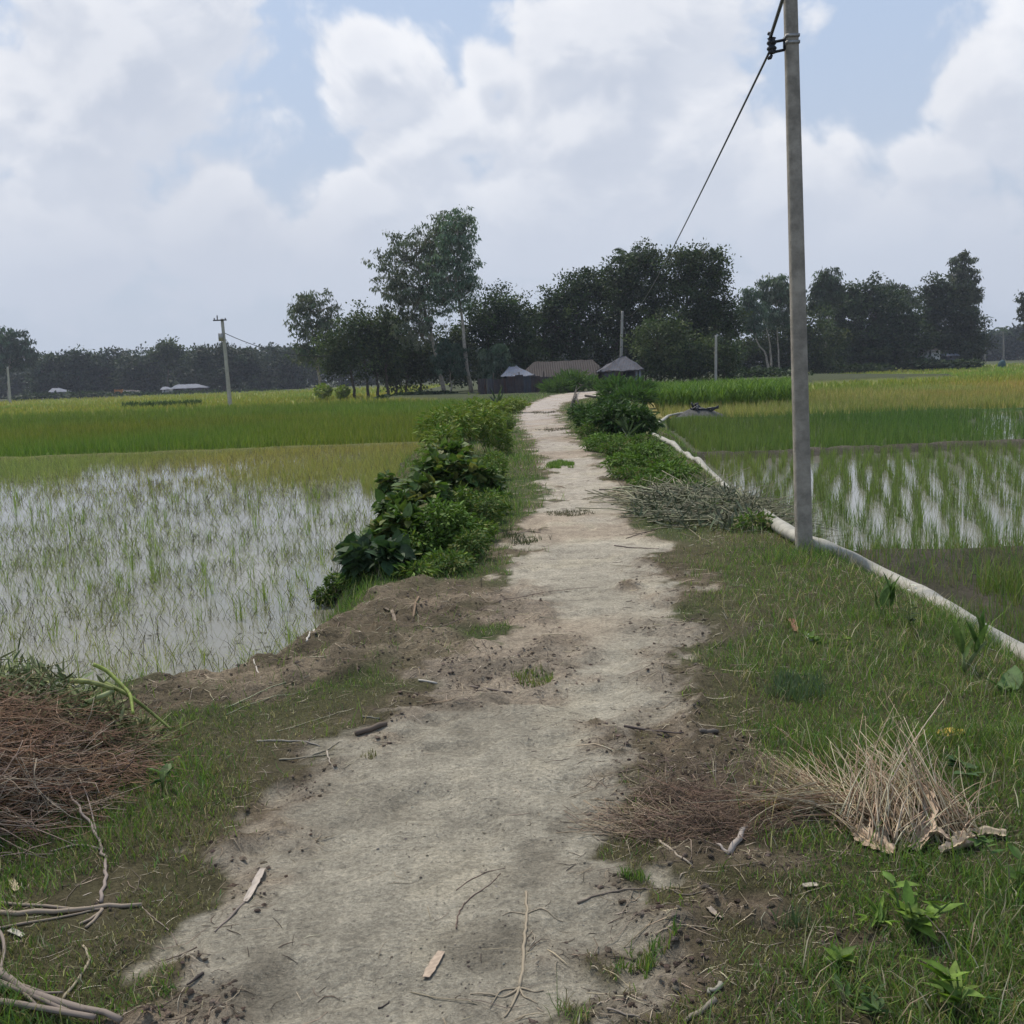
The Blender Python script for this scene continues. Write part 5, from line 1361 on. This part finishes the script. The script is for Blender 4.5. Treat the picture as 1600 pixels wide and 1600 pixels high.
stick('stick', 'pale stick beside the lower grass tuft', [(1126, 1540), (1108, 1556)], .007, .006, (.27, .25, .2))
stick('stick', 'fine forked dry stem on the soil under the grass tuft', [(955, 1578), (930, 1575), (1000, 1592)], .003, .002, (.25, .21, .17))
strip('dry_leaf', 'curled pale leaf on the soil between tangle and tuft', [(1102, 1418), (1118, 1432), (1130, 1437)], .018, (.34, .28, .22), 'dry leaf')
strip('dry_leaf', 'pale dead leaf in the turf below the straw bundle', [(1255, 1388), (1278, 1386)], .022, (.38, .33, .26), 'dry leaf')
strip('dry_leaf', 'yellow dead leaf in the grass above the straw bundle', [(1472, 1152), (1488, 1146), (1500, 1150)], .075, (.50, .34, .07), 'dry leaf', curl=.25)
strip('dry_leaf', 'orange brown dead leaf in the turf between hose and straw', [(1230, 970), (1238, 976), (1243, 988)], .04, (.20, .10, .06), 'dry leaf', curl=1.2)
strip('paper_scrap', 'white scrap in the turf beyond the brown dead leaf', [(1260, 993), (1268, 1003)], .03, (.5, .5, .48), 'scrap')


def twig_set(b, n, cen, rad, hmax, Ldir, L, r, cols, kids=3, spread=.7, seedang=0.0, curve=.25):
    """curved branching twigs filling a heap (upper half ellipsoid)"""
    a = rng.uniform(0, 6.283, n); q = np.sqrt(rng.random(n)); hx = cen[0] + np.cos(a) * q * rad[0]; hy = cen[1] + np.sin(a) * q * rad[1]
    hz = hgt(hx, hy) + rng.uniform(.15, 1, n) ** .6 * hmax * np.clip(1 - q ** 2.2, .05, 1)
    P0 = np.stack([hx, hy, hz], 1); d = norm(np.array(Ldir) + rng.normal(size=(n, 3)) * np.array([spread, spread, spread * .35]))
    ln = rng.uniform(.5, 1.2, n) * L; k = 6; bend = rng.normal(size=(n, 3)) * curve * np.array([1, 1, .5])
    s = np.linspace(-.5, .5, k); P = P0[:, None] + d[:, None] * (s[None, :, None] * ln[:, None, None]) + bend[:, None] * ((s ** 2)[None, :, None] * ln[:, None, None] * 2) + rng.normal(size=(n, k, 3)) * L * .012
    c = pick(n, cols, .3); rr = rng.uniform(.6, 1.3, n)[:, None] * r * np.linspace(1.2, .5, k)[None]
    def lay(P):
        g = hgt(P[..., 0].ravel(), P[..., 1].ravel()).reshape(P.shape[:2]); P[..., 2] = np.maximum(P[..., 2], g + r); return P
    b.add(*tubes(lay(P), rr, 3, c))
    for kk_ in range(kids):
        j = rng.integers(1, k - 1, n); st = P[np.arange(n), j]; dd = norm(d + rng.normal(size=(n, 3)) * np.array([.7, .7, .4])); l2 = ln * rng.uniform(.2, .5, n)
        k2 = 4; s2 = np.linspace(0, 1, k2); Q = st[:, None] + dd[:, None] * (s2[None, :, None] * l2[:, None, None]) + rng.normal(size=(n, k2, 3)) * L * .018 * s2[None, :, None]
        b.add(*tubes(lay(Q), rr[:, :k2] * .55, 3, c))
    return b


# brushwood heap at the left
BC = np.array([-2.16, 3.74])
heap = empty('brushwood_heap', (BC[0], BC[1], 0), 'big heap of reddish brown thorny twigs at the left edge of the photo', 'brushwood')
b = Bag()
twig_set(b, 700, BC, (.66, .66), .34, (.9, -.15, 0), .42, .0022, [(.20, .125, .075), (.25, .165, .10), (.15, .095, .06)], 3, .75)
twig_set(b, 900, BC, (.68, .68), .40, (1, -.25, -.05), .38, .0016, [(.25, .15, .10), (.20, .13, .09), (.33, .24, .17)], 4, .6)
twig_set(b, 170, BC + [.05, -.3], (.6, .45), .3, (.8, -.5, 0), .45, .0026, [(.28, .22, .17), (.21, .17, .13), (.33, .27, .20)], 4, .6)
twig_set(b, 450, BC, (.65, .65), .25, (0, 0, 0), .35, .002, [(.06, .045, .04)], 2, 1.0)  # near-black fill twigs: shade inside the heap put into their colour
b.build('twigs', 'twig_wood', heap)
b = Bag(); twig_set(b, 260, BC + [-.05, .3], (.62, .36), .42, (1, .1, .12), .4, .0022, [(.17, .19, .08), (.22, .22, .11), (.12, .14, .06)], 2, .8)
nn = 2400; a = rng.uniform(0, 6.28, nn); q = np.sqrt(rng.random(nn)); hx = BC[0] - .1 + np.cos(a) * q * .75; hy = BC[1] + .36 + np.sin(a) * q * .36; hz = hgt(hx, hy) + .38 * np.clip(1 - q ** 2, .1, 1) + rng.normal(size=nn) * .03
b.add(*scatter(LONGLEAF[0], LONGLEAF[1], np.stack([hx, hy, hz], 1), frames_up(rng.normal(size=(nn, 3)), .6), np.stack([rng.uniform(.008, .018, nn), rng.uniform(.04, .10, nn), np.full(nn, .03)], 1), pick(nn, [(.15, .19, .07), (.24, .25, .11), (.10, .13, .05)])))
b.build('dry_leaves', 'dry_stalk', heap)
twist = lambda pts, Y, r0, r1, col, nm, lab: tag(Bag().add(*tubes(smooth_path([W(a_, c_2, Y_) for a_, c_2, Y_ in pts], 24), np.linspace(r0, r1, 24), 8, col)).build(nm, 'broad_leaf', origin=W(pts[0][0], pts[0][1], pts[0][2]), smooth=True), lab, 'stalk')
twist([(146, 1038, 4.15), (165, 1046, 4.15), (190, 1070, 4.1), (204, 1085, 4.05), (208, 1115, 3.95)], 0, .009, .006, (.30, .36, .09), 'green_stalk', 'kinked yellow green stalk on top of the brushwood')
twist([(110, 1064, 4.1), (130, 1064, 4.1), (152, 1068, 4.1), (178, 1076, 4.1)], 0, .012, .009, (.30, .32, .12), 'green_stalk', 'thick pale green stalk lying flat on top of the brushwood')
twist([(165, 1068, 4.15), (200, 1085, 4.1), (235, 1112, 4.1), (268, 1140, 4.05)], 0, .010, .005, (.20, .24, .07), 'green_stalk', 'long olive green stalk reaching down the right flank of the brushwood')
twist([(140, 1096, 4.05), (158, 1088, 4.05), (176, 1080, 4.1)], 0, .012, .010, (.33, .36, .18), 'green_stalk', 'short pale green stalk end on the brushwood')

# straw bundle at the right: fan of dry stalks with torn sheaths
def fan(b, n, base, tips, r, cols, sag=.12, bj=.03, tj=1.0):
    base = np.asarray(base); tips = np.asarray(tips); i = rng.integers(0, len(tips), n); j = rng.integers(0, len(tips), n); f = rng.random((n, 1)) * .5
    T = tips[i] * (1 - f) + tips[j] * f + rng.normal(size=(n, 3)) * np.array([.035, .05, .03]) * tj; Bp = base[rng.integers(0, len(base), n)] + rng.normal(size=(n, 3)) * bj
    ln = rng.uniform(.55, 1.05, (n, 1)); T = Bp + (T - Bp) * ln; k = 7; s = np.linspace(0, 1, k)
    side = rng.normal(size=(n, 3)) * .05; P = Bp[:, None] + (T - Bp)[:, None] * s[None, :, None] + side[:, None] * (s ** 2)[None, :, None] + np.array([0, 0, sag]) * (s * (1 - s))[None, :, None] * rng.uniform(.2, 1, n)[:, None, None]
    g = hgt(P[..., 0].ravel(), P[..., 1].ravel()).reshape(n, k); P[..., 2] = np.maximum(P[..., 2], g + .003)
    return b.add(*tubes(P, rng.uniform(.6, 1.3, n)[:, None] * r * np.linspace(1.3, .4, k)[None], 3, pick(n, cols, .25)))


SC = [(.44, .35, .23), (.50, .42, .28), (.32, .23, .15), (.56, .48, .34), (.38, .27, .18)]
sb = empty('straw_bundle', G(1420, 1320), 'fanned bundle of dry straw stalks with torn sheaths on the right turf', 'straw bundle')
gy = G(1420, 1320)[1]
base = [G(px, py, .015) for px, py in [(1340, 1300), (1370, 1318), (1400, 1325), (1430, 1318), (1460, 1312), (1490, 1310), (1515, 1305)]]
tipsA = [W(px, py, gy + dy) for px, py, dy in [(1300, 1175, .45), (1325, 1160, .45), (1350, 1155, .4), (1375, 1135, .35), (1395, 1120, .3), (1415, 1130, .3), (1345, 1215, .5), (1380, 1205, .4), (1330, 1195, .5), (1430, 1190, .45), (1460, 1240, .35)]]
b = Bag(); fan(b, 250, base, tipsA, .0021, SC)
fan(b, 70, base[2:], [W(1480, 1225, gy + .3), W(1525, 1215, gy + .25), (W(1500, 1260, gy + .2)), W(1440, 1230, gy + .35)], .0016, SC)
tipsB = [W(px, py, gy + dy) for px, py, dy in [(1165, 1180, .75), (1195, 1165, .75), (1200, 1215, .6), (1235, 1195, .6), (1270, 1205, .5), (1285, 1190, .5), (1215, 1240, .4)]]
baseB = [G(px, py, .02) for px, py in [(1300, 1270), (1330, 1280), (1360, 1296), (1345, 1305)]]
fan(b, 130, baseB, tipsB, .0018, SC, .05)
tipsC = [G(px, py, .03) for px, py in [(1140, 1268), (1150, 1285), (1165, 1255), (1110, 1290), (1180, 1300), (1200, 1255)]]
fan(b, 110, [G(1290, 1268, .03), G(1320, 1275, .02), G(1260, 1270, .03)], tipsC, .0018, SC, .05)
b.build('stalks', 'dry_stalk', sb)


def sheath(b, pts, wid, col, dz=.0, wr=.35):
    P = np.array([(W(p[0], p[1], p[2]) if len(p) > 2 else G(p[0], p[1], .012 + dz)) for p in pts]); k = 26; Q = smooth_path(P, k); T = norm(np.gradient(Q, axis=0)); S = norm(np.cross(T, np.array([0, 0, 1.]) + rng.normal(size=3) * .3)); N = np.cross(S, T)
    w_ = wid * (.45 + .55 * np.sin(np.linspace(.25, 2.9, k))) * (1 + .18 * np.sin(np.arange(k) * 1.3 + rng.random() * 6)); m = 9; A = np.linspace(-1, 1, m)
    V = Q[:, None] + S[:, None] * (A[None, :, None] * w_[:, None, None] / 2) + N[:, None] * ((np.sin(A * 7 + rng.random() * 6)[None] * .12 + (A ** 2)[None] * wr + rng.normal(size=(k, m)) * .04) * w_[:, None])[:, :, None]
    g = hgt(V[..., 0].ravel(), V[..., 1].ravel()).reshape(k, m); V[..., 2] = np.maximum(V[..., 2], g + .004)
    i = np.arange(k * m).reshape(k, m); q = np.stack([i[:-1, :-1], i[:-1, 1:], i[1:, 1:], i[1:, :-1]], -1).reshape(-1, 4)
    streak = rng.uniform(.65, 1.2, (1, m, 1)) * rng.uniform(.85, 1.1, (k, 1, 1)); b.add(V.reshape(-1, 3), q, (np.array(col) * 1.3 * streak).reshape(-1, 3))
    return b


for pts, wd, cl in [([(1335, 1300), (1362, 1322), (1395, 1338)], .06, (.36, .27, .19)), ([(1480, 1335), (1510, 1315), (1545, 1308), (1572, 1312)], .06, (.33, .27, .19)), ([(1430, 1335), (1445, 1300, gy + .02), (1448, 1250, gy + .12), (1432, 1222, gy + .25)], .05, (.36, .27, .19)),
                    ([(1410, 1332), (1440, 1312, gy + .0), (1462, 1298, gy), (1488, 1325)], .045, (.38, .29, .21)), ([(1300, 1272), (1325, 1285), (1350, 1300), (1380, 1318)], .05, (.36, .27, .19)), ([(1150, 1268), (1180, 1258), (1215, 1270), (1260, 1270)], .04, (.38, .24, .13)),
                    ([(1210, 1250), (1240, 1262), (1290, 1270)], .035, (.32, .22, .16)), ([(1470, 1338), (1500, 1330), (1530, 1322)], .04, (.30, .24, .18))]:
    sheath(Bag(), pts, wd, cl).build('sheath', 'dry_stalk', sb)

# brown root tangle left of it
rt = empty('root_tangle', G(1080, 1290), 'flat tangle of brown roots and straw on the bare soil right of the path', 'root tangle')
rc = G(1080, 1285); b = Bag()
twig_set(b, 420, rc[:2] + [.05, .02], (.27, .17), .035, (1, -.15, 0), .17, .0012, [(.15, .10, .07), (.19, .13, .09), (.11, .075, .055)], 3, .55, curve=.5)
twig_set(b, 150, rc[:2] + [-.12, .02], (.20, .10), .03, (.8, -.5, 0), .24, .0013, [(.27, .21, .14), (.22, .17, .12)], 1, .25, curve=.3)
twig_set(b, 130, rc[:2] + [.02, .32], (.34, .22), .012, (.3, 1, 0), .16, .0011, [(.20, .15, .11), (.12, .085, .07), (.3, .24, .17)], 1, 1.1, curve=.5)
b.build('roots', 'dry_stalk', rt)

# heap of cut stalks beside the path
ch = empty('stalk_heap', G(1095, 800), 'heap of cut grey olive stalks with leaves on the right bank before the near pole', 'stalk heap')
hc = G(1108, 798); b = Bag()
twig_set(b, 330, hc[:2], (.66, 1.5), .15, (1, -.5, 0), .9, .0045, [(.19, .185, .12), (.24, .23, .15), (.14, .14, .09)], 1, .45, curve=.3)
twig_set(b, 120, hc[:2] + [-.25, 1.0], (.55, .8), .15, (1, -.25, .02), .85, .006, [(.26, .25, .17), (.21, .2, .13)], 1, .4, curve=.3)
twig_set(b, 200, hc[:2] + [.5, -.5], (.5, .8), .14, (.7, -.8, 0), .7, .004, [(.22, .22, .13), (.15, .16, .09), (.10, .09, .06)], 1, .5)
b.build('stalks', 'dry_stalk', ch)
nn = 2600; a = rng.uniform(0, 6.28, nn); q = np.sqrt(rng.random(nn)); hx = hc[0] + np.cos(a) * q * .85; hy = hc[1] + np.sin(a) * q * 1.6; hz = hgt(hx, hy) + rng.uniform(.2, 1, nn) * .16 * np.clip(1 - q ** 2, .1, 1)
Bag().add(*scatter(LONGLEAF[0], LONGLEAF[1], np.stack([hx, hy, hz], 1), frames_up(rng.normal(size=(nn, 3)), .7), np.stack([rng.uniform(.012, .025, nn), rng.uniform(.08, .18, nn), np.full(nn, .06)], 1), pick(nn, [(.13, .15, .085), (.18, .19, .12), (.09, .10, .055)]))).build('leaves', 'dry_stalk', ch)

# fallen branches at the bend
fb = stick('fallen_branch', 'dark broken branch with splayed legs lying at the bend of the path', [(893, 640), (898, 622), (902, 612, .3), (912, 612, .5)], .05, .03, (.06, .05, .04), 'branch',
           [([(900, 625, .3), (906, 640)], .04, .02), ([(888, 645), (896, 628, .2), (902, 612, .5)], .03, .02), ([(915, 628, .3), (932, 631, .3)], .06, .05), ([(897, 610, .7), (910, 614, .5)], .05, .03)])


# ------------------------------------------------------------------ tufts and single plants
def tuft(name, label, px, py, rx, ry, n, h0, h1, wd, cols, lean=(2, 2.2), cat='grass tuft'):
    c = G(px, py); a = rng.uniform(0, 6.28, n); q = np.sqrt(rng.random(n)); x = c[0] + np.cos(a) * q * rx; y = c[1] + np.sin(a) * q * ry
    k = fbm(x, y, rx * .5, 71, 2) > .3 + .35 * (((x - c[0]) / rx) ** 2 + ((y - c[1]) / ry) ** 2); x, y = x[k], y[k]; n = len(x)
    V, F, cc = blades(np.stack([x, y, hgt(x, y) - .003], 1), rng.uniform(h0, h1, n), rng.uniform(.7, 1.2, n) * wd, rng.uniform(0, 6.28, n), rng.beta(*lean, n), pick(n, cols))
    return tag(Bag().add(V, F, cc).build(name, 'grass_blade', origin=c), label, cat)


tuft('grass_tuft', 'large tuft of green grass on the lower right of the path', 1015, 1505, .125, .085, 900, .02, .06, .0034, GREENS + OLIVES[:1])
tuft('grass_tuft', 'little tuft of grass by the root tangle', 990, 1372, .05, .03, 160, .015, .045, .003, GREENS)
tuft('grass_tuft', 'round green tuft growing in the middle of the far path', 874, 727, .26, .6, 2400, .03, .08, .009, GREENS)
tuft('grass_tuft', 'dark torn tuft lying on the path left of the stalk heap', 893, 804, .28, .26, 700, .02, .055, .005, [(.06, .07, .03), (.09, .075, .05)], (4, 1.5))
tuft('grass_tuft', 'dark tuft at the left rim of the path near the bushes', 822, 842, .25, .35, 700, .03, .08, .006, [(.05, .075, .03), (.07, .065, .04)], (3, 1.6))
tuft('grass_tuft', 'dark clod of weeds far along the path', 848, 645, .6, 1.2, 700, .03, .07, .014, [(.07, .065, .05), (.10, .08, .06)], (4, 1.5))
tuft('grass_tuft', 'dark clod of weeds on the path before the farther one', 862, 672, .45, .9, 600, .03, .065, .010, [(.07, .065, .05), (.10, .08, .06)], (4, 1.5))
tuft('grass_tuft', 'small tuft on the dug soil beside the path, middle', 830, 1062, .11, .13, 420, .02, .06, .004, GREENS + OLIVES)
tuft('grass_tuft', 'scrappy tuft near the dark log at the path edge', 577, 1182, .045, .04, 120, .01, .035, .003, OLIVES)
tuft('grass_tuft', 'tall bright grass clump cut off by the right border', 1597, 930, .4, .4, 700, .12, .42, .007, [(.13, .20, .045), (.17, .22, .06), (.20, .2, .09)], (2, 2.2))
tuft('grass_tuft', 'bluish green tuft in the turf right of the lower path', 1240, 1450, .05, .04, 110, .03, .075, .0035, [(.085, .125, .07), (.10, .14, .08)])
tuft('grass_tuft', 'bluish green tuft in the middle of the right verge', 1250, 1080, .16, .16, 500, .04, .10, .005, [(.085, .125, .07), (.10, .14, .08)])


def seedling(name, label, px, py, h, nl, size, cols, narrow=.5, tm=HEART, spread=.07, cat='plant', stemc=(.14, .2, .06), e0=.1, e1=.8):
    c = G(px, py); r = empty(name, c, label, cat); m = max(2, nl // 5)
    tips = c + np.stack([rng.normal(size=m) * spread, rng.normal(size=m) * spread, rng.uniform(.6, 1, m) * h], 1); st = np.repeat(c[None], m, 0)
    Bag().add(*tubes(np.stack([st, (st + tips) / 2 + rng.normal(size=(m, 3)) * .008, tips], 1), np.tile([.004, .003, .002], (m, 1)) * (size / .06), 5, stemc)).build('stem', 'foliage', r)
    j = rng.integers(0, m, nl); t = rng.uniform(.35, 1, nl)[:, None]; P = st[j] * (1 - t) + tips[j] * t; az_ = rng.uniform(0, 6.28, nl); e = rng.uniform(e0, e1, nl)
    d = np.stack([np.cos(az_) * np.cos(e), np.sin(az_) * np.cos(e), np.sin(e)], 1); s = rng.uniform(.65, 1.15, nl) * size
    Bag().add(*scatter(tm[0], tm[1], P, frames_up(d, .25), np.stack([s * narrow, s, s], 1), pick(nl, cols, .15))).build('leaves', 'broad_leaf', r)
    return r


SG = [(.13, .21, .03), (.16, .24, .04), (.10, .17, .03)]
seedling('leafy_weed', 'largest bright green leafy weed in the lower right turf', 1425, 1462, .13, 26, .065, SG, .5, spread=.05)
seedling('leafy_weed', 'bright spiky rosette left of the largest leafy weed', 1372, 1448, .05, 16, .06, SG, .18, LONGLEAF, .02)
seedling('leafy_weed', 'small bright weed low in the right turf', 1312, 1510, .05, 14, .045, SG, .55, spread=.035)
seedling('leafy_weed', 'bright pointed weed nearest the bottom right corner', 1488, 1580, .10, 16, .07, SG, .5, spread=.04)
seedling('leafy_weed', 'dark leafy weed between the bright weeds at the bottom right', 1340, 1580, .05, 18, .05, [(.07, .12, .04)], .35, LONGLEAF, .05)
seedling('leafy_weed', 'leafy weed at the right border behind the straw bundle', 1590, 1400, .16, 40, .05, [(.07, .13, .03), (.10, .17, .04)], .35, LONGLEAF, .1)
seedling('leafy_weed', 'rounded leaves right above the straw bundle', 1520, 1215, .06, 14, .055, [(.06, .11, .035)], .7, HEART, .08)
seedling('leafy_weed', 'small dark leaves at the left beside the brushwood', 255, 1240, .08, 7, .07, [(.05, .10, .035), (.14, .2, .08)], .4, LONGLEAF, .03)
seedling('leafy_weed', 'bright tiny weed in the turf below the hose', 1290, 1005, .05, 18, .05, SG, .6, spread=.1)
seedling('arum_plant', 'notched broad leaf plant standing against the white hose', 1378, 960, .16, 5, .13, [(.08, .14, .035)], .7, spread=.05, e0=.8, e1=1.4)
seedling('arum_plant', 'upright light green arum shoots in front of the hose near the right border', 1505, 1050, .16, 10, .19, [(.10, .16, .045), (.13, .19, .06)], .22, LONGLEAF, .05, stemc=(.2, .24, .1), e0=1.1, e1=1.5)
seedling('arum_plant', 'flat broad green leaves right of the arum shoots', 1560, 1085, .04, 4, .16, [(.07, .13, .04)], .6, HEART, .05)
fw = seedling('flowering_weed', 'thin weed with small white flowers before the hose', 1425, 990, .24, 22, .05, [(.07, .10, .04)], .35, LONGLEAF, .03)
tips = G(1425, 990) + np.array([[0, 0, .27], [.02, 0, .25], [-.015, .01, .24], [.01, .01, .265]]); nf = 20
Bag().add(*scatter(DIAMOND[0], DIAMOND[1], np.repeat(tips, 5, 0), frames_up(np.tile(np.stack([np.cos(np.arange(5) * 1.257), np.sin(np.arange(5) * 1.257), 0 * np.arange(5) + .3], 1), (4, 1)), .2), np.full((20, 3), .014), pick(20, [(.7, .7, .66)]))).build('flowers', 'broad_leaf', fw)
seedling('agave_plant', 'grey green spiky plant at the foot of the dense right bush', 985, 695, .3, 14, .45, [(.07, .10, .06)], .12, LONGLEAF, .1, e0=.7, e1=1.4)
seedling('agave_plant', 'spiky plant on the left before the tin fence', 780, 640, .2, 12, 1.0, [(.06, .085, .05)], .10, LONGLEAF, .2, e0=.5, e1=1.3)

# distant bundle at the field edge, right
c_ = W(1565, 567, 150); c_[2] = -.42
b = Bag(); zz = np.linspace(0, 1, 9); rr = .55 * np.sqrt(np.clip(1 - (zz - .25) ** 2 / .6, .02, 1)); b.add(*tubes(np.stack([c_[0] + .25 * zz ** 2, np.full(9, c_[1]), c_[2] + zz * 1.15], 1), rr, 10, (.03, .07, .08)))
tag(b.build('covered_heap', 'dry_stalk', origin=c_, smooth=True), 'small teal covered heap at the edge of the farthest right rice plot', 'heap')


# ------------------------------------------------------------------ the air over the fields
hm = bpy.data.materials.new('air'); hm.use_nodes = True; t = NT(hm.node_tree)
pv = t.n('ShaderNodeVolumePrincipled', {'Color': (.80, .86, 1.0), 'Density': .0003, 'Anisotropy': .2})
t.n('ShaderNodeOutputMaterial', {'Volume': pv.outputs[0]})
b = Bag(); box(b, (0, 1780, 12), (6400, 3640, 29))
tag(b.build('haze', hm), 'thin bluish haze over the fields', kind='stuff')
